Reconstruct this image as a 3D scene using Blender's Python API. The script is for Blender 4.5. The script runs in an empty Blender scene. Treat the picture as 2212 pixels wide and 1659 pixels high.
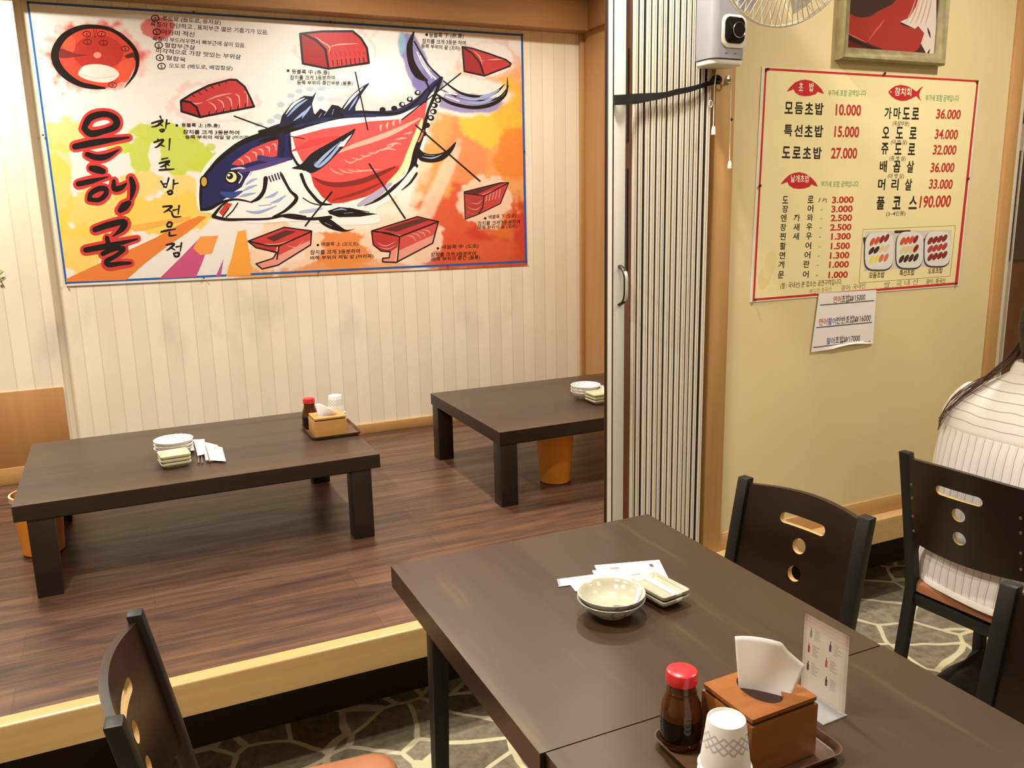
import bpy, bmesh, math, random
import numpy as np
from mathutils import Vector, Matrix, noise
from mathutils.geometry import tessellate_polygon
random.seed(7)
SC = bpy.context.scene
COL = SC.collection
PI = math.pi

# ------------------------------------------------------------------ camera
FPX, YAW, PITCH, ROLL, CAMZ = 1833.62, 0.430868, 0.211051, -0.0213163, 1.54
def _basis():
    cy, sy = math.cos(YAW), math.sin(YAW)
    f = Vector((sy*math.cos(PITCH), cy*math.cos(PITCH), -math.sin(PITCH)))
    r = Vector((cy, -sy, 0)); u = r.cross(f)
    c, s = math.cos(ROLL), math.sin(ROLL)
    return c*r+s*u, -s*r+c*u, f
CR, CU, CF = _basis()
cam = bpy.data.objects.new('camera', bpy.data.cameras.new('camera'))
COL.objects.link(cam)
cam.data.sensor_fit = 'HORIZONTAL'; cam.data.sensor_width = 36.0
cam.data.lens = FPX/2212*36.0
cam.data.clip_start = 0.02; cam.data.clip_end = 60
cam.matrix_world = Matrix(((CR.x, CU.x, -CF.x, 0), (CR.y, CU.y, -CF.y, 0), (CR.z, CU.z, -CF.z, CAMZ), (0, 0, 0, 1)))
SC.camera = cam
EYE = Vector((0, 0, CAMZ))
def ray(px, py):
    return CF + CR*((px-1106)/FPX) - CU*((py-829.5)/FPX)
def on_z(px, py, z):
    d = ray(px, py); return EYE + d*((z-CAMZ)/d.z)
def on_y(px, py, y):
    d = ray(px, py); return EYE + d*(y/d.y)

# ------------------------------------------------------------------ world, view, lights
w = bpy.data.worlds.new('world'); SC.world = w; w.use_nodes = True
w.node_tree.nodes['Background'].inputs[0].default_value = (1.0, .86, .68, 1)
w.node_tree.nodes['Background'].inputs[1].default_value = 0.015
SC.view_settings.view_transform = 'Standard'; SC.view_settings.look = 'None'
SC.view_settings.gamma = 1.0; SC.view_settings.use_curve_mapping = False
SC.view_settings.exposure = -0.42
CEIL = 2.75
WARM = (1.0, .925, .80)
# (x, y, watts, spread in degrees): recessed ceiling lamps, first the raised room, then the dining floor
LAMPS = [(-.66, 3.62, 50, 150, WARM), (1.12, 3.40, 37, 150, WARM), (2.05, 3.5, 12, 150, WARM),
         (1.12, 1.93, 33, 150, WARM), (2.55, 1.30, 27, 150, WARM), (-.45, 1.70, 42, 150, WARM),
         (.10, 1.10, 17, 140, WARM), (1.75, .1, 9, 160, WARM), (3.3, .2, 9, 160, WARM),
         (-.9, -.9, 5, 160, WARM), (.9, -1.2, 7, 160, WARM), (2.5, -1.3, 6, 160, WARM)]

# ------------------------------------------------------------------ helpers
def S(r, g, b):
    f = lambda c: (c/12.92 if c <= .04045 else ((c+.055)/1.055)**2.4)
    return (f(r/255), f(g/255), f(b/255))

class MB:
    """collects faces, links them as ONE mesh object"""
    def __init__(s): s.v = []; s.f = []; s.c = []; s.m = []; s.col = None; s.mi = 0
    def add(s, vs, fs, col=None):
        o = len(s.v); s.v += [tuple(v) for v in vs]
        for f in fs:
            s.f.append([i+o for i in f]); s.m.append(s.mi)
            s.c.append(col if col is not None else (1, 1, 1))
        return s
    def box(s, x0, x1, y0, y1, z0, z1):
        return s.add([(x0,y0,z0),(x1,y0,z0),(x1,y1,z0),(x0,y1,z0),(x0,y0,z1),(x1,y0,z1),(x1,y1,z1),(x0,y1,z1)],
                     [(0,3,2,1),(4,5,6,7),(0,1,5,4),(1,2,6,5),(2,3,7,6),(3,0,4,7)])
    def bar(s, a, b, w, d, side=(0, 1, 0)):
        a, b = Vector(a), Vector(b); t = (b-a).normalized(); sd = Vector(side)
        u = (sd - t*sd.dot(t)).normalized(); n = t.cross(u)
        vs = [p + u*(w/2*i) + n*(d/2*j) for p in (a, b) for i, j in ((-1,-1),(1,-1),(1,1),(-1,1))]
        return s.add(vs, [(0,3,2,1),(4,5,6,7),(0,1,5,4),(1,2,6,5),(2,3,7,6),(3,0,4,7)])
    def lathe(s, prof, n=32, c=(0, 0, 0), cap=(True, True), M=None):
        vs = []; fs = []
        for r, z in prof:
            for k in range(n):
                a = 2*PI*k/n; p = Vector((r*math.cos(a), r*math.sin(a), z))
                if M is not None: p = M @ p
                vs.append(p + Vector(c))
        for i in range(len(prof)-1):
            for k in range(n):
                k2 = (k+1) % n
                fs.append((i*n+k, i*n+k2, (i+1)*n+k2, (i+1)*n+k))
        if cap[0]: fs.append(tuple(range(n-1, -1, -1)))
        if cap[1]: fs.append(tuple((len(prof)-1)*n+k for k in range(n)))
        return s.add(vs, fs)
    def tube(s, pts, r, n=8, closed=False, flat=1.0, up=None):
        pts = [Vector(p) for p in pts]; N = len(pts); vs = []; fs = []
        rs = r if isinstance(r, (list, tuple)) else [r]*N
        u = None
        for i, p in enumerate(pts):
            a = pts[i-1] if (i > 0 or closed) else p
            b = pts[(i+1) % N] if (i < N-1 or closed) else p
            t = (b-a).normalized()
            if up is not None: u = Vector(up) - t*t.dot(Vector(up))
            elif u is None: u = t.orthogonal()
            else: u = u - t*t.dot(u)
            u.normalize(); w_ = t.cross(u)
            for k in range(n):
                g = 2*PI*k/n
                vs.append(p + u*(rs[i]*math.cos(g)) + w_*(rs[i]*flat*math.sin(g)))
        for i in range(N if closed else N-1):
            j = (i+1) % N
            for k in range(n):
                k2 = (k+1) % n
                fs.append((i*n+k, i*n+k2, j*n+k2, j*n+k))
        if not closed:
            fs.append(tuple(range(n-1, -1, -1))); fs.append(tuple((N-1)*n+k for k in range(n)))
        return s.add(vs, fs)
    def prism(s, poly, z0, z1, M=None):
        """poly: list of (x, y); extruded along z, then M"""
        n = len(poly); M = M or Matrix.Identity(4)
        vs = [M @ Vector((x, y, z0)) for x, y in poly] + [M @ Vector((x, y, z1)) for x, y in poly]
        fs = [tuple(range(n-1, -1, -1)), tuple(range(n, 2*n))] + [(i, (i+1) % n, (i+1) % n+n, i+n) for i in range(n)]
        return s.add(vs, fs)
    def grid(s, fn, nu, nv, wrap=False):
        vs = [fn(i/nu, j/nv) for j in range(nv+1) for i in range(nu+1)]
        return s.add(vs, [(j*(nu+1)+i, j*(nu+1)+i+1, (j+1)*(nu+1)+i+1, (j+1)*(nu+1)+i) for j in range(nv) for i in range(nu)])
    def build(s, name, mats, parent=None, bevel=0, seg=2, smooth=35, merge=False, sub=0, solid=0):
        me = bpy.data.meshes.new(name)
        me.from_pydata([tuple(v) for v in s.v], [], s.f)
        mats = mats if isinstance(mats, (list, tuple)) else [mats]
        for m in mats: me.materials.append(m)
        me.polygons.foreach_set('material_index', s.m)
        if any(c != (1, 1, 1) for c in s.c):
            at = me.color_attributes.new('Col', 'FLOAT_COLOR', 'CORNER')
            arr = []
            for f, c in zip(s.f, s.c):
                if isinstance(c[0], (tuple, list)):
                    for q in c: arr += [q[0], q[1], q[2], 1]
                else: arr += [c[0], c[1], c[2], 1]*len(f)
            at.data.foreach_set('color', arr)
        if bevel or merge:
            bm = bmesh.new(); bm.from_mesh(me)
            if merge: bmesh.ops.remove_doubles(bm, verts=bm.verts, dist=1e-5)
            if bevel:
                es = [e for e in bm.edges if len(e.link_faces) == 2 and e.calc_face_angle(0) > .5]
                bmesh.ops.bevel(bm, geom=es, offset=bevel, segments=seg, profile=.5, affect='EDGES', clamp_overlap=True)
            bm.to_mesh(me); bm.free()
        if smooth:
            me.polygons.foreach_set('use_smooth', [True]*len(me.polygons))
            me.set_sharp_from_angle(angle=math.radians(smooth))
        me.update()
        o = bpy.data.objects.new(name, me); COL.objects.link(o)
        if parent is not None: o.parent = parent
        if solid:
            md = o.modifiers.new('solid', 'SOLIDIFY'); md.thickness = solid; md.offset = 0
        if sub:
            md = o.modifiers.new('sub', 'SUBSURF'); md.levels = sub; md.render_levels = sub
        return o

def tag(o, label=None, cat=None, group=None, kind=None):
    if label: o['label'] = label
    if cat: o['category'] = cat
    if group: o['group'] = group
    if kind: o['kind'] = kind
    return o
def thing(name, label, cat, loc=(0, 0, 0), rz=0, group=None):
    o = bpy.data.objects.new(name, None); COL.objects.link(o)
    o.empty_display_size = .05; o.location = loc; o.rotation_euler = (0, 0, rz)
    return tag(o, label, cat, group)
def struct(o): o['kind'] = 'structure'; return o
def dup(o, loc=None, rz=None, label=None, group=None):
    r = o.copy(); COL.objects.link(r)
    for ch in list(o.children):
        c = ch.copy(); COL.objects.link(c); c.parent = r
        for g in ch.children:
            d = g.copy(); COL.objects.link(d); d.parent = c
    if loc is not None: r.location = loc
    if rz is not None: r.rotation_euler = (r.rotation_euler.x, r.rotation_euler.y, rz)
    if label: r['label'] = label
    if group: r['group'] = group
    return r
def rrect(w, h, r, n=6, cx=0, cy=0):
    pts = []
    for sx, sy, a0 in ((1, 1, 0), (-1, 1, 90), (-1, -1, 180), (1, -1, 270)):
        for k in range(n+1):
            a = math.radians(a0+90*k/n)
            pts.append((cx+sx*(w/2-r)+r*math.cos(a), cy+sy*(h/2-r)+r*math.sin(a)))
    return pts

# ------------------------------------------------------------------ materials
MATS = {}
def mat(name, col, rough=.5, metal=0, spec=.5, **kw):
    if name in MATS: return MATS[name]
    m = bpy.data.materials.new(name); m.use_nodes = True; MATS[name] = m
    b = m.node_tree.nodes['Principled BSDF']
    b.inputs['Base Color'].default_value = (*col, 1); b.inputs['Roughness'].default_value = rough
    b.inputs['Metallic'].default_value = metal; b.inputs['Specular IOR Level'].default_value = spec
    for k, v in kw.items(): b.inputs[k.replace('_', ' ')].default_value = v
    return m
class NT:
    def __init__(s, m): s.t = m.node_tree; s.b = s.t.nodes['Principled BSDF']
    def n(s, typ, **kw):
        q = s.t.nodes.new(typ)
        for k, v in kw.items():
            if k.startswith('_'): setattr(q, k[1:], v)
            else: q.inputs[k.replace('_', ' ')].default_value = v
        return q
    def l(s, a, b): s.t.links.new(a, b)
    def coords(s, scale=(1, 1, 1), rot=(0, 0, 0)):
        tc = s.n('ShaderNodeTexCoord'); mp = s.n('ShaderNodeMapping')
        mp.inputs['Scale'].default_value = scale; mp.inputs['Rotation'].default_value = rot
        s.l(tc.outputs['Object'], mp.inputs['Vector']); return mp.outputs['Vector']
    def noise(s, vec, scale=5, detail=3, rough=.5, dist=0):
        q = s.n('ShaderNodeTexNoise', Scale=scale, Detail=detail, Roughness=rough, Distortion=dist)
        s.l(vec, q.inputs['Vector']); return q.outputs['Fac']
    def ramp(s, fac, stops):
        q = s.n('ShaderNodeValToRGB'); e = q.color_ramp.elements
        while len(e) < len(stops): e.new(.5)
        for i, (p, c) in enumerate(stops):
            e[i].position = p; e[i].color = (*c, 1) if len(c) == 3 else c
        s.l(fac, q.inputs['Fac']); return q.outputs['Color']
    def mix(s, fac, a, b, mode='MIX'):
        q = s.n('ShaderNodeMix', _data_type='RGBA', _blend_type=mode)
        for val, i in ((fac, 0), (a, 6), (b, 7)):
            if hasattr(val, 'is_linked') or hasattr(val, 'links'): s.l(val, q.inputs[i])
            else: q.inputs[i].default_value = val if i == 0 else (*val, 1)
        return q.outputs[2]
    def math(s, op, a, b=None, c=None):
        q = s.n('ShaderNodeMath', _operation=op)
        for i, val in enumerate((a, b, c)):
            if val is None: continue
            if hasattr(val, 'links'): s.l(val, q.inputs[i])
            else: q.inputs[i].default_value = val
        return q.outputs[0]
    def color(s, c): s.l(c, s.b.inputs['Base Color'])
    def bump(s, h, strength=.2, dist=.002):
        q = s.n('ShaderNodeBump', Strength=strength, Distance=dist); s.l(h, q.inputs['Height'])
        s.l(q.outputs['Normal'], s.b.inputs['Normal'])
def wood(name, c1, c2, axis=0, fine=60, coarse=7, rough=.4, stretch=.06, bump=.05):
    if name in MATS: return MATS[name]
    m = mat(name, c1, rough); t = NT(m)
    sc = [1, 1, 1]; sc[axis] = stretch
    v = t.coords(sc)
    a = t.noise(v, coarse, 3, .55, .6); b = t.noise(v, fine, 3, .6)
    f = t.math('ADD', t.math('MULTIPLY', a, .65), t.math('MULTIPLY', b, .35))
    t.color(t.ramp(f, [(.36, c2), (.64, c1)])); t.bump(b, bump, .001)
    return m
def simple_noise(name, c1, c2, scale=8, rough=.6, bump=0, detail=4, **kw):
    if name in MATS: return MATS[name]
    m = mat(name, c1, rough, **kw); t = NT(m); v = t.coords()
    f = t.noise(v, scale, detail)
    t.color(t.ramp(f, [(.35, c2), (.65, c1)]))
    if bump: t.bump(t.noise(v, scale*8, 2), bump, .001)
    return m
def printed(name, rough=.45, spec=.4):
    """a print: colours come from the artwork stored on the mesh"""
    m = mat(name, (.8, .8, .8), rough, spec=spec); t = NT(m)
    a = t.n('ShaderNodeAttribute', _attribute_name='Col'); t.color(a.outputs['Color']); return m
# ------------------------------------------------------------------ setting materials
M_TRIM = wood('light_wood_trim', S(204, 162, 108), S(186, 142, 90), 0, 50, 5, .38)
M_TRIMV = wood('light_wood_upright', S(200, 158, 104), S(182, 138, 86), 2, 50, 5, .4)
M_FASCIA = wood('step_edge_wood', S(206, 172, 120), S(190, 154, 102), 0, 50, 5, .32)
M_PANEL = wood('wood_panel', S(190, 146, 96), S(172, 125, 78), 2, 22, 4, .42, .05)
M_BEAM = wood('beam_wood', S(166, 124, 80), S(146, 105, 64), 0, 30, 4, .4)
M_BROWN = wood('brown_door_wood', S(112, 66, 34), S(90, 50, 26), 2, 40, 6, .4)
M_DARKGAP = mat('dark_recess', S(42, 30, 24), .8)
M_CEIL = mat('ceiling_white', S(236, 226, 208), .8)

def wallpaper(name, period=.1365, phase=0.0):
    m = mat(name, S(234, 222, 200), .75, spec=.2); t = NT(m)
    v = t.coords()
    sx = t.n('ShaderNodeSeparateXYZ'); t.l(v, sx.inputs[0])
    u = t.math('FRACT', t.math('DIVIDE', t.math('SUBTRACT', sx.outputs[0], phase), period))
    band = t.math('LESS_THAN', u, .5)
    d1 = t.math('ABSOLUTE', t.math('SUBTRACT', u, .5)); d1 = t.math('ABSOLUTE', t.math('SUBTRACT', d1, .25))
    # thin printed lines on both borders of every band
    e = t.math('MINIMUM', t.math('ABSOLUTE', t.math('SUBTRACT', u, .5)), t.math('MINIMUM', u, t.math('SUBTRACT', 1.0, u)))
    line = t.math('LESS_THAN', e, .016)
    n1 = t.noise(t.coords((1, 1, .25)), 3.2, 3)
    base = t.ramp(n1, [(.3, S(238, 227, 206)), (.7, S(246, 237, 220))])
    c = t.mix(t.math('MULTIPLY', band, .16), base, S(204, 194, 172))
    c = t.mix(t.math('MULTIPLY', line, .34), c, S(176, 164, 138))
    sm = t.ramp(t.noise(t.coords((2.2, 1, 1)), 2.0, 4, .6), [(.52, (0, 0, 0)), (.72, (1, 1, 1))])
    zb = t.ramp(t.math('ABSOLUTE', t.math('SUBTRACT', sx.outputs[2], 1.0)), [(.05, (1, 1, 1)), (.22, (0, 0, 0))])
    c = t.mix(t.math('MULTIPLY', t.math('MULTIPLY', sm, zb), .38), c, S(176, 164, 146))
    t.color(c); t.bump(t.noise(t.coords((6, 6, 1)), 60, 2), .08, .001)
    return m
M_PAPER = wallpaper('striped_wallpaper', .1365, .035)
M_YELLOW = simple_noise('yellow_wall', S(228, 209, 166), S(223, 203, 158), 2.5, .55, .05)

def planks():
    m = mat('raised_floor_planks', S(110, 72, 56), .33); t = NT(m)
    v = t.coords()
    br = t.n('ShaderNodeTexBrick', Scale=1.0, Mortar_Size=.0012, Mortar_Smooth=.1, Bias=0, Brick_Width=.92, Row_Height=.152)
    br.offset = .37; t.l(v, br.inputs['Vector'])
    br.inputs['Color1'].default_value = (.28, .28, .28, 1); br.inputs['Color2'].default_value = (.75, .75, .75, 1); br.inputs['Mortar'].default_value = (.5, .5, .5, 1)
    g1 = t.noise(t.coords((.10, 1, 1)), 16, 5, .62, .9)
    g2 = t.noise(t.coords((.035, 1, 1)), 90, 3, .6)
    g3 = t.noise(t.coords((.22, 1, 1)), 7.5, 3, .55, 1.3)
    f = t.math('ADD', t.math('MULTIPLY', g1, .55), t.math('MULTIPLY', g2, .30))
    f = t.math('ADD', f, t.math('MULTIPLY', br.outputs['Color'], .15))
    c = t.ramp(f, [(.36, S(54, 36, 29)), (.46, S(80, 55, 42)), (.55, S(98, 70, 53)), (.68, S(118, 88, 67))])
    dk = t.ramp(g3, [(.32, (1, 1, 1)), (.42, (0, 0, 0))])
    c = t.mix(t.math('MULTIPLY', dk, .62), c, S(50, 34, 29))
    # knots
    vo = t.n('ShaderNodeTexVoronoi', Scale=3.1, Randomness=1.0); mp = t.coords((.62, 1.5, 1)); t.l(mp, vo.inputs['Vector'])
    kn = t.ramp(vo.outputs['Distance'], [(.035, (1, 1, 1)), (.085, (0, 0, 0))])
    c = t.mix(t.math('MULTIPLY', kn, .75), c, S(44, 27, 22))
    mo = t.math('MULTIPLY', br.outputs['Fac'], .5); c = t.mix(mo, c, S(48, 30, 24))
    t.color(c)
    t.l(t.ramp(g1, [(.3, (.42,)*3), (.7, (.29,)*3)]), t.b.inputs['Roughness'])
    t.bump(g2, .06, .001)
    return m
M_PLANK = planks()
def stone():
    m = mat('printed_stone_floor', S(110, 100, 80), .4); t = NT(m)
    v = t.coords()
    nz = t.n('ShaderNodeTexNoise', Scale=3.2, Detail=2); t.l(v, nz.inputs['Vector'])
    ad = t.n('ShaderNodeMix', _data_type='RGBA', _blend_type='LINEAR_LIGHT'); ad.inputs[0].default_value = .055
    t.l(v, ad.inputs[6]); t.l(nz.outputs['Color'], ad.inputs[7]); wv = ad.outputs[2]
    ve = t.n('ShaderNodeTexVoronoi', Scale=5.6, _feature='DISTANCE_TO_EDGE', Randomness=1.0); t.l(wv, ve.inputs['Vector'])
    vc = t.n('ShaderNodeTexVoronoi', Scale=5.6, Randomness=1.0); t.l(wv, vc.inputs['Vector'])
    hs = t.n('ShaderNodeSeparateColor'); t.l(vc.outputs['Color'], hs.inputs[0])
    g = t.noise(v, 30, 5, .65, .4); g2 = t.noise(t.coords((1, .35, 1)), 55, 3)
    base = t.ramp(hs.outputs[0], [(0, S(124, 116, 98)), (.35, S(148, 140, 118)), (.65, S(156, 147, 128)), (1, S(178, 170, 146))])
    dark = t.ramp(g, [(.32, (.52,)*3), (.62, (1.08,)*3)])
    c = t.mix(1.0, base, dark, 'MULTIPLY')
    c = t.mix(.25, c, t.ramp(g2, [(.3, S(84, 76, 60)), (.7, S(150, 138, 112))]))
    grout = t.ramp(ve.outputs['Distance'], [(.034, (1, 1, 1)), (.046, (0, 0, 0))])
    gc = t.ramp(t.noise(v, 12, 3), [(.3, S(216, 206, 170)), (.7, S(232, 224, 190))])
    c = t.mix(grout, c, gc)
    t.color(c); return m
M_STONE = stone()

# ------------------------------------------------------------------ setting
PZ = .375                                   # raised floor level
YB, YM = 4.2137, 2.155                      # wallpaper wall, yellow wall
struct(MB().box(-2.6, 4.6, -2.6, 2.40, -.1, 0).build('floor', M_STONE))
o = struct(MB().box(-2.6, 2.42, 2.15, 4.25, PZ-.09, PZ).build('floor_raised', M_PLANK))
fp = [(2.150, .2825), (2.150, PZ), (2.1095, PZ+.0012), (2.1062, PZ-.0012), (2.1050, PZ-.0042), (2.1052, .2825)]
mb = MB(); n = len(fp)
vs = [(x, y, z) for x in (-2.6, 4.6) for y, z in fp]
mb.add(vs, [tuple(range(n)), tuple(range(2*n-1, n-1, -1))] + [(i, i+n, (i+1) % n+n, (i+1) % n) for i in range(n)])
struct(mb.build('trim_1', M_FASCIA, smooth=0))
struct(MB().box(-2.6, 4.6, 2.40, 2.46, -.1, .2825).build('trim_2', M_DARKGAP))
struct(MB().box(-2.6, 2.47, YB, YB+.1, PZ-.09, CEIL).build('wall_back', M_PAPER))
struct(MB().box(-.262, 2.372, YB-.012, YB, PZ, PZ+.052).build('baseboard_back', M_TRIM, bevel=.002))
struct(MB().box(-2.6, -.264, YB-.05, YB, PZ, CEIL).build('wall_left_pillar', M_PAPER))
mb = MB().box(-2.6, -.268, YB-.058, YB-.05, PZ+.075, .785)
struct(mb.build('trim_3', M_PANEL, bevel=.0015))
struct(MB().box(-2.6, -.268, YB-.062, YB-.05, PZ, PZ+.075).build('baseboard_left', M_TRIM, bevel=.002))
struct(MB().box(-2.7, -2.6, -2.6, YB, -.1, CEIL).build('wall_left', M_YELLOW))
struct(MB().box(2.395, 2.47, 2.30, YB, PZ-.09, CEIL).build('wall_right', M_PANEL))
struct(MB().box(2.370, 2.395, YB-.022, YB, PZ, CEIL).build('trim_4', M_TRIMV, bevel=.002))
struct(MB().box(-2.6, 2.395, 4.11, YB-.05, 2.408, CEIL).box(-.264, 2.395, YB-.05, YB, 2.408, CEIL).build('trim_7', M_BEAM, bevel=.002))
struct(MB().box(2.368, 2.395, 2.31, 4.11, 2.413, CEIL).build('trim_8', M_BEAM, bevel=.002))
struct(MB().box(1.745, 2.985, YM, 2.30, PZ, CEIL).build('wall_partition', M_YELLOW))
struct(MB().box(1.745, 2.985, 2.147, YM, PZ, .437).build('baseboard_right', M_TRIM, bevel=.002))
struct(MB().box(1.672, 1.745, 2.143, 2.31, PZ, 2.46).build('trim_5', M_TRIMV, bevel=.003))
struct(MB().box(2.987, 3.045, 2.143, 2.31, PZ, 2.46).build('trim_6', M_TRIMV, bevel=.003))
struct(MB().box(-2.6, 1.745, 2.12, 2.30, 2.46, CEIL).build('wall_lintel', M_YELLOW))
struct(MB().box(2.985, 4.6, 2.12, 2.30, 2.46, CEIL).build('wall_lintel_right', M_YELLOW))
struct(MB().box(-2.7, 4.7, -2.7, 4.32, CEIL, CEIL+.1).build('ceiling', M_CEIL))
struct(MB().box(-2.7, 4.7, -2.7, -2.6, -.1, CEIL).build('wall_rear', M_YELLOW))
struct(MB().box(4.6, 4.7, -2.6, 4.3, -.1, CEIL).build('wall_far_right', M_YELLOW))
# closed sliding door on the far right: brown leaf, two pale stiles
d = struct(bpy.data.objects.new('door_1', None)); COL.objects.link(d); d.location = (0, 0, 0)
MB().box(3.045, 4.6, 2.205, 2.24, PZ, 2.46).build('door_panel', M_BROWN, d)
M_STILE = mat('pale_door_stile', S(222, 212, 190), .4)
MB().box(3.085, 3.108, 2.175, 2.205, PZ, 2.46).build('door_stile', M_STILE, d, bevel=.002)
MB().box(3.146, 3.151, 2.19, 2.205, PZ, 2.46).build('door_edge_strip', M_STILE, d)
MB().box(3.05, 3.30, 2.196, 2.2045, 1.28, 1.69).box(3.05, 3.30, 2.196, 2.2045, 1.79, 2.35).build('door_glass', mat('dark_door_glass', S(58, 46, 44), .12), d)
struct(MB().box(3.045, 4.6, 2.25, 2.30, PZ, 2.46).build('wall_behind_door', M_YELLOW))

# ------------------------------------------------------------------ ceiling lamps
M_LAMPRIM = mat('lamp_white_rim', S(240, 236, 228), .4)
M_GLOW = mat('lamp_diffuser', (1, .95, .85), .5)
b = M_GLOW.node_tree.nodes['Principled BSDF']; b.inputs['Emission Color'].default_value = (1, .86, .66, 1); b.inputs['Emission Strength'].default_value = 14
LAMP_LABEL = ['ceiling lamp over the left end of the raised room', 'ceiling lamp over the middle of the raised room', 'ceiling lamp over the right end of the raised room',
 'ceiling lamp over the platform edge above the dining table', 'ceiling lamp above the person in the striped shirt', 'ceiling lamp above the chair left of the dining table',
 'ceiling lamp above the left edge of the dining table', 'ceiling lamp above the aisle right of the dining table', 'ceiling lamp above the far right dining floor',
 'ceiling lamp at the rear left of the dining floor', 'ceiling lamp at the rear middle of the dining floor', 'ceiling lamp at the rear right of the dining floor']
for (x, y, W, spr, colr), lb in zip(LAMPS, LAMP_LABEL):
    r = thing('ceiling_lamp', 'round recessed ' + lb, 'lamp', (x, y, CEIL), 0, 'recessed ceiling lamps')
    MB().lathe([(.050, -.001), (.052, -.006), (.066, -.006), (.070, -.001)], 32, cap=(False, False)).build('lamp_rim', M_LAMPRIM, r)
    MB().lathe([(.0502, -.0035), (.0501, -.001)], 32).build('lamp_diffuser', M_GLOW, r)
    ld = bpy.data.lights.new('lamp_light', 'AREA'); ld.shape = 'DISK'; ld.size = .11; ld.energy = W; ld.color = colr
    ld.spread = math.radians(spr)
    lo = bpy.data.objects.new('lamp_light', ld); COL.objects.link(lo); lo.parent = r; lo.location = (0, 0, -.009)
# ------------------------------------------------------------------ low tables
def laminate(name, axis, base, light, dark, rough=.34, freq=9):
    m = mat(name, base, rough); t = NT(m)
    sc = [1, 1, 1]; sc[axis] = .045
    a = t.noise(t.coords(sc), freq, 3, .5, .5); sc2 = list(sc); sc2[axis] = .09
    b = t.noise(t.coords(sc2), 60, 3, .6)
    f = t.math('ADD', t.math('MULTIPLY', a, .8), t.math('MULTIPLY', b, .2))
    t.color(t.ramp(f, [(.36, dark), (.48, base), (.56, base), (.68, light)]))
    return m
M_LOWTOP = laminate('low_table_laminate', 0, S(66, 50, 38), S(86, 66, 48), S(52, 39, 31), .34)
M_LOWDARK = laminate('low_table_dark_wood', 0, S(34, 25, 20), S(42, 31, 25), S(27, 20, 16), .45)
ZL = .68
def low_table(name, label, x0, x1, y0, y1, group, inset):
    r = thing(name, label, 'table', ((x0+x1)/2, (y0+y1)/2, PZ), 0, group)
    hx, hy, h = (x1-x0)/2, (y1-y0)/2, ZL-PZ
    MB().box(-hx, hx, -hy, hy, h-.0015, h).build('table_top', M_LOWTOP, r)
    MB().box(-hx, hx, -hy, hy, h-.050, h-.0015).build('table_edge', M_LOWDARK, r)
    MB().box(-hx+.05, hx-.05, -hy+.045, hy-.045, h-.068, h-.050).build('apron', M_LOWDARK, r)
    for sx in (-1, 1):
        for sy in (-1, 1):
            cx, cy = sx*(hx-inset), sy*(hy-.040)
            MB().box(cx-.036, cx+.036, cy-.036, cy+.036, 0, h-.050).build('leg', M_LOWDARK, r, bevel=.003)
    return r
T1 = low_table('low_table', 'dark brown low floor table standing left on the raised floor under the fish banner', -.360, .775, 2.817, 3.592, 'low tables on the raised floor', .069)
T2 = low_table('low_table', 'dark brown low floor table on the right, partly hidden behind the white folding door', 1.262, 2.375, 2.868, 3.652, 'low tables on the raised floor', .040)

# ------------------------------------------------------------------ dining tables
M_DTOP = laminate('dining_table_laminate', 1, S(62, 46, 32), S(92, 72, 44), S(52, 38, 28), .34, 11)
M_DEDGE = laminate('dining_table_edge', 1, S(48, 34, 26), S(56, 42, 30), S(40, 28, 22), .35)
M_BLACKMETAL = simple_noise('black_painted_metal', S(18, 17, 18), S(14, 13, 14), 20, .5)
def dining_table(label, x0, x1, y0, y1, iy=.10):
    r = thing('dining_table', label, 'table', ((x0+x1)/2, (y0+y1)/2, 0), 0, 'dark dining tables pushed end to end')
    hx, hy = (x1-x0)/2, (y1-y0)/2
    MB().box(-hx, hx, -hy, hy, .7385, .74).build('table_top', M_DTOP, r)
    MB().box(-hx, hx, -hy, hy, .690, .7385).build('table_edge', M_DEDGE, r)
    MB().box(-hx+.05, hx-.05, -hy+.08, hy-.08, .655, .690).build('frame', M_BLACKMETAL, r)
    for sx in (-1, 1):
        for sy in (-1, 1):
            cx, cy = sx*(hx-.072), sy*(hy-iy)
            mb = MB(); mb.bar((cx, cy, .69), (cx+sx*.004, cy+sy*.03, 0), .042, .042, (1, 0, 0)); mb.v = [v if v[2] > .3 else (cx+sx*.004+(v[0]-cx-sx*.004)*.68, cy+sy*.03+(v[1]-cy-sy*.03)*.68, v[2]) for v in mb.v]; mb.build('leg', M_BLACKMETAL, r, bevel=.003)
    return r
DT = dining_table('dark brown dining table holding the grey bowls and the tissue box', .4925, 1.185, 1.001, 1.750)
dining_table('nearer dark brown dining table cut by the bottom edge of the photo', .501, 1.188, .247, .9985, .05)

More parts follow.
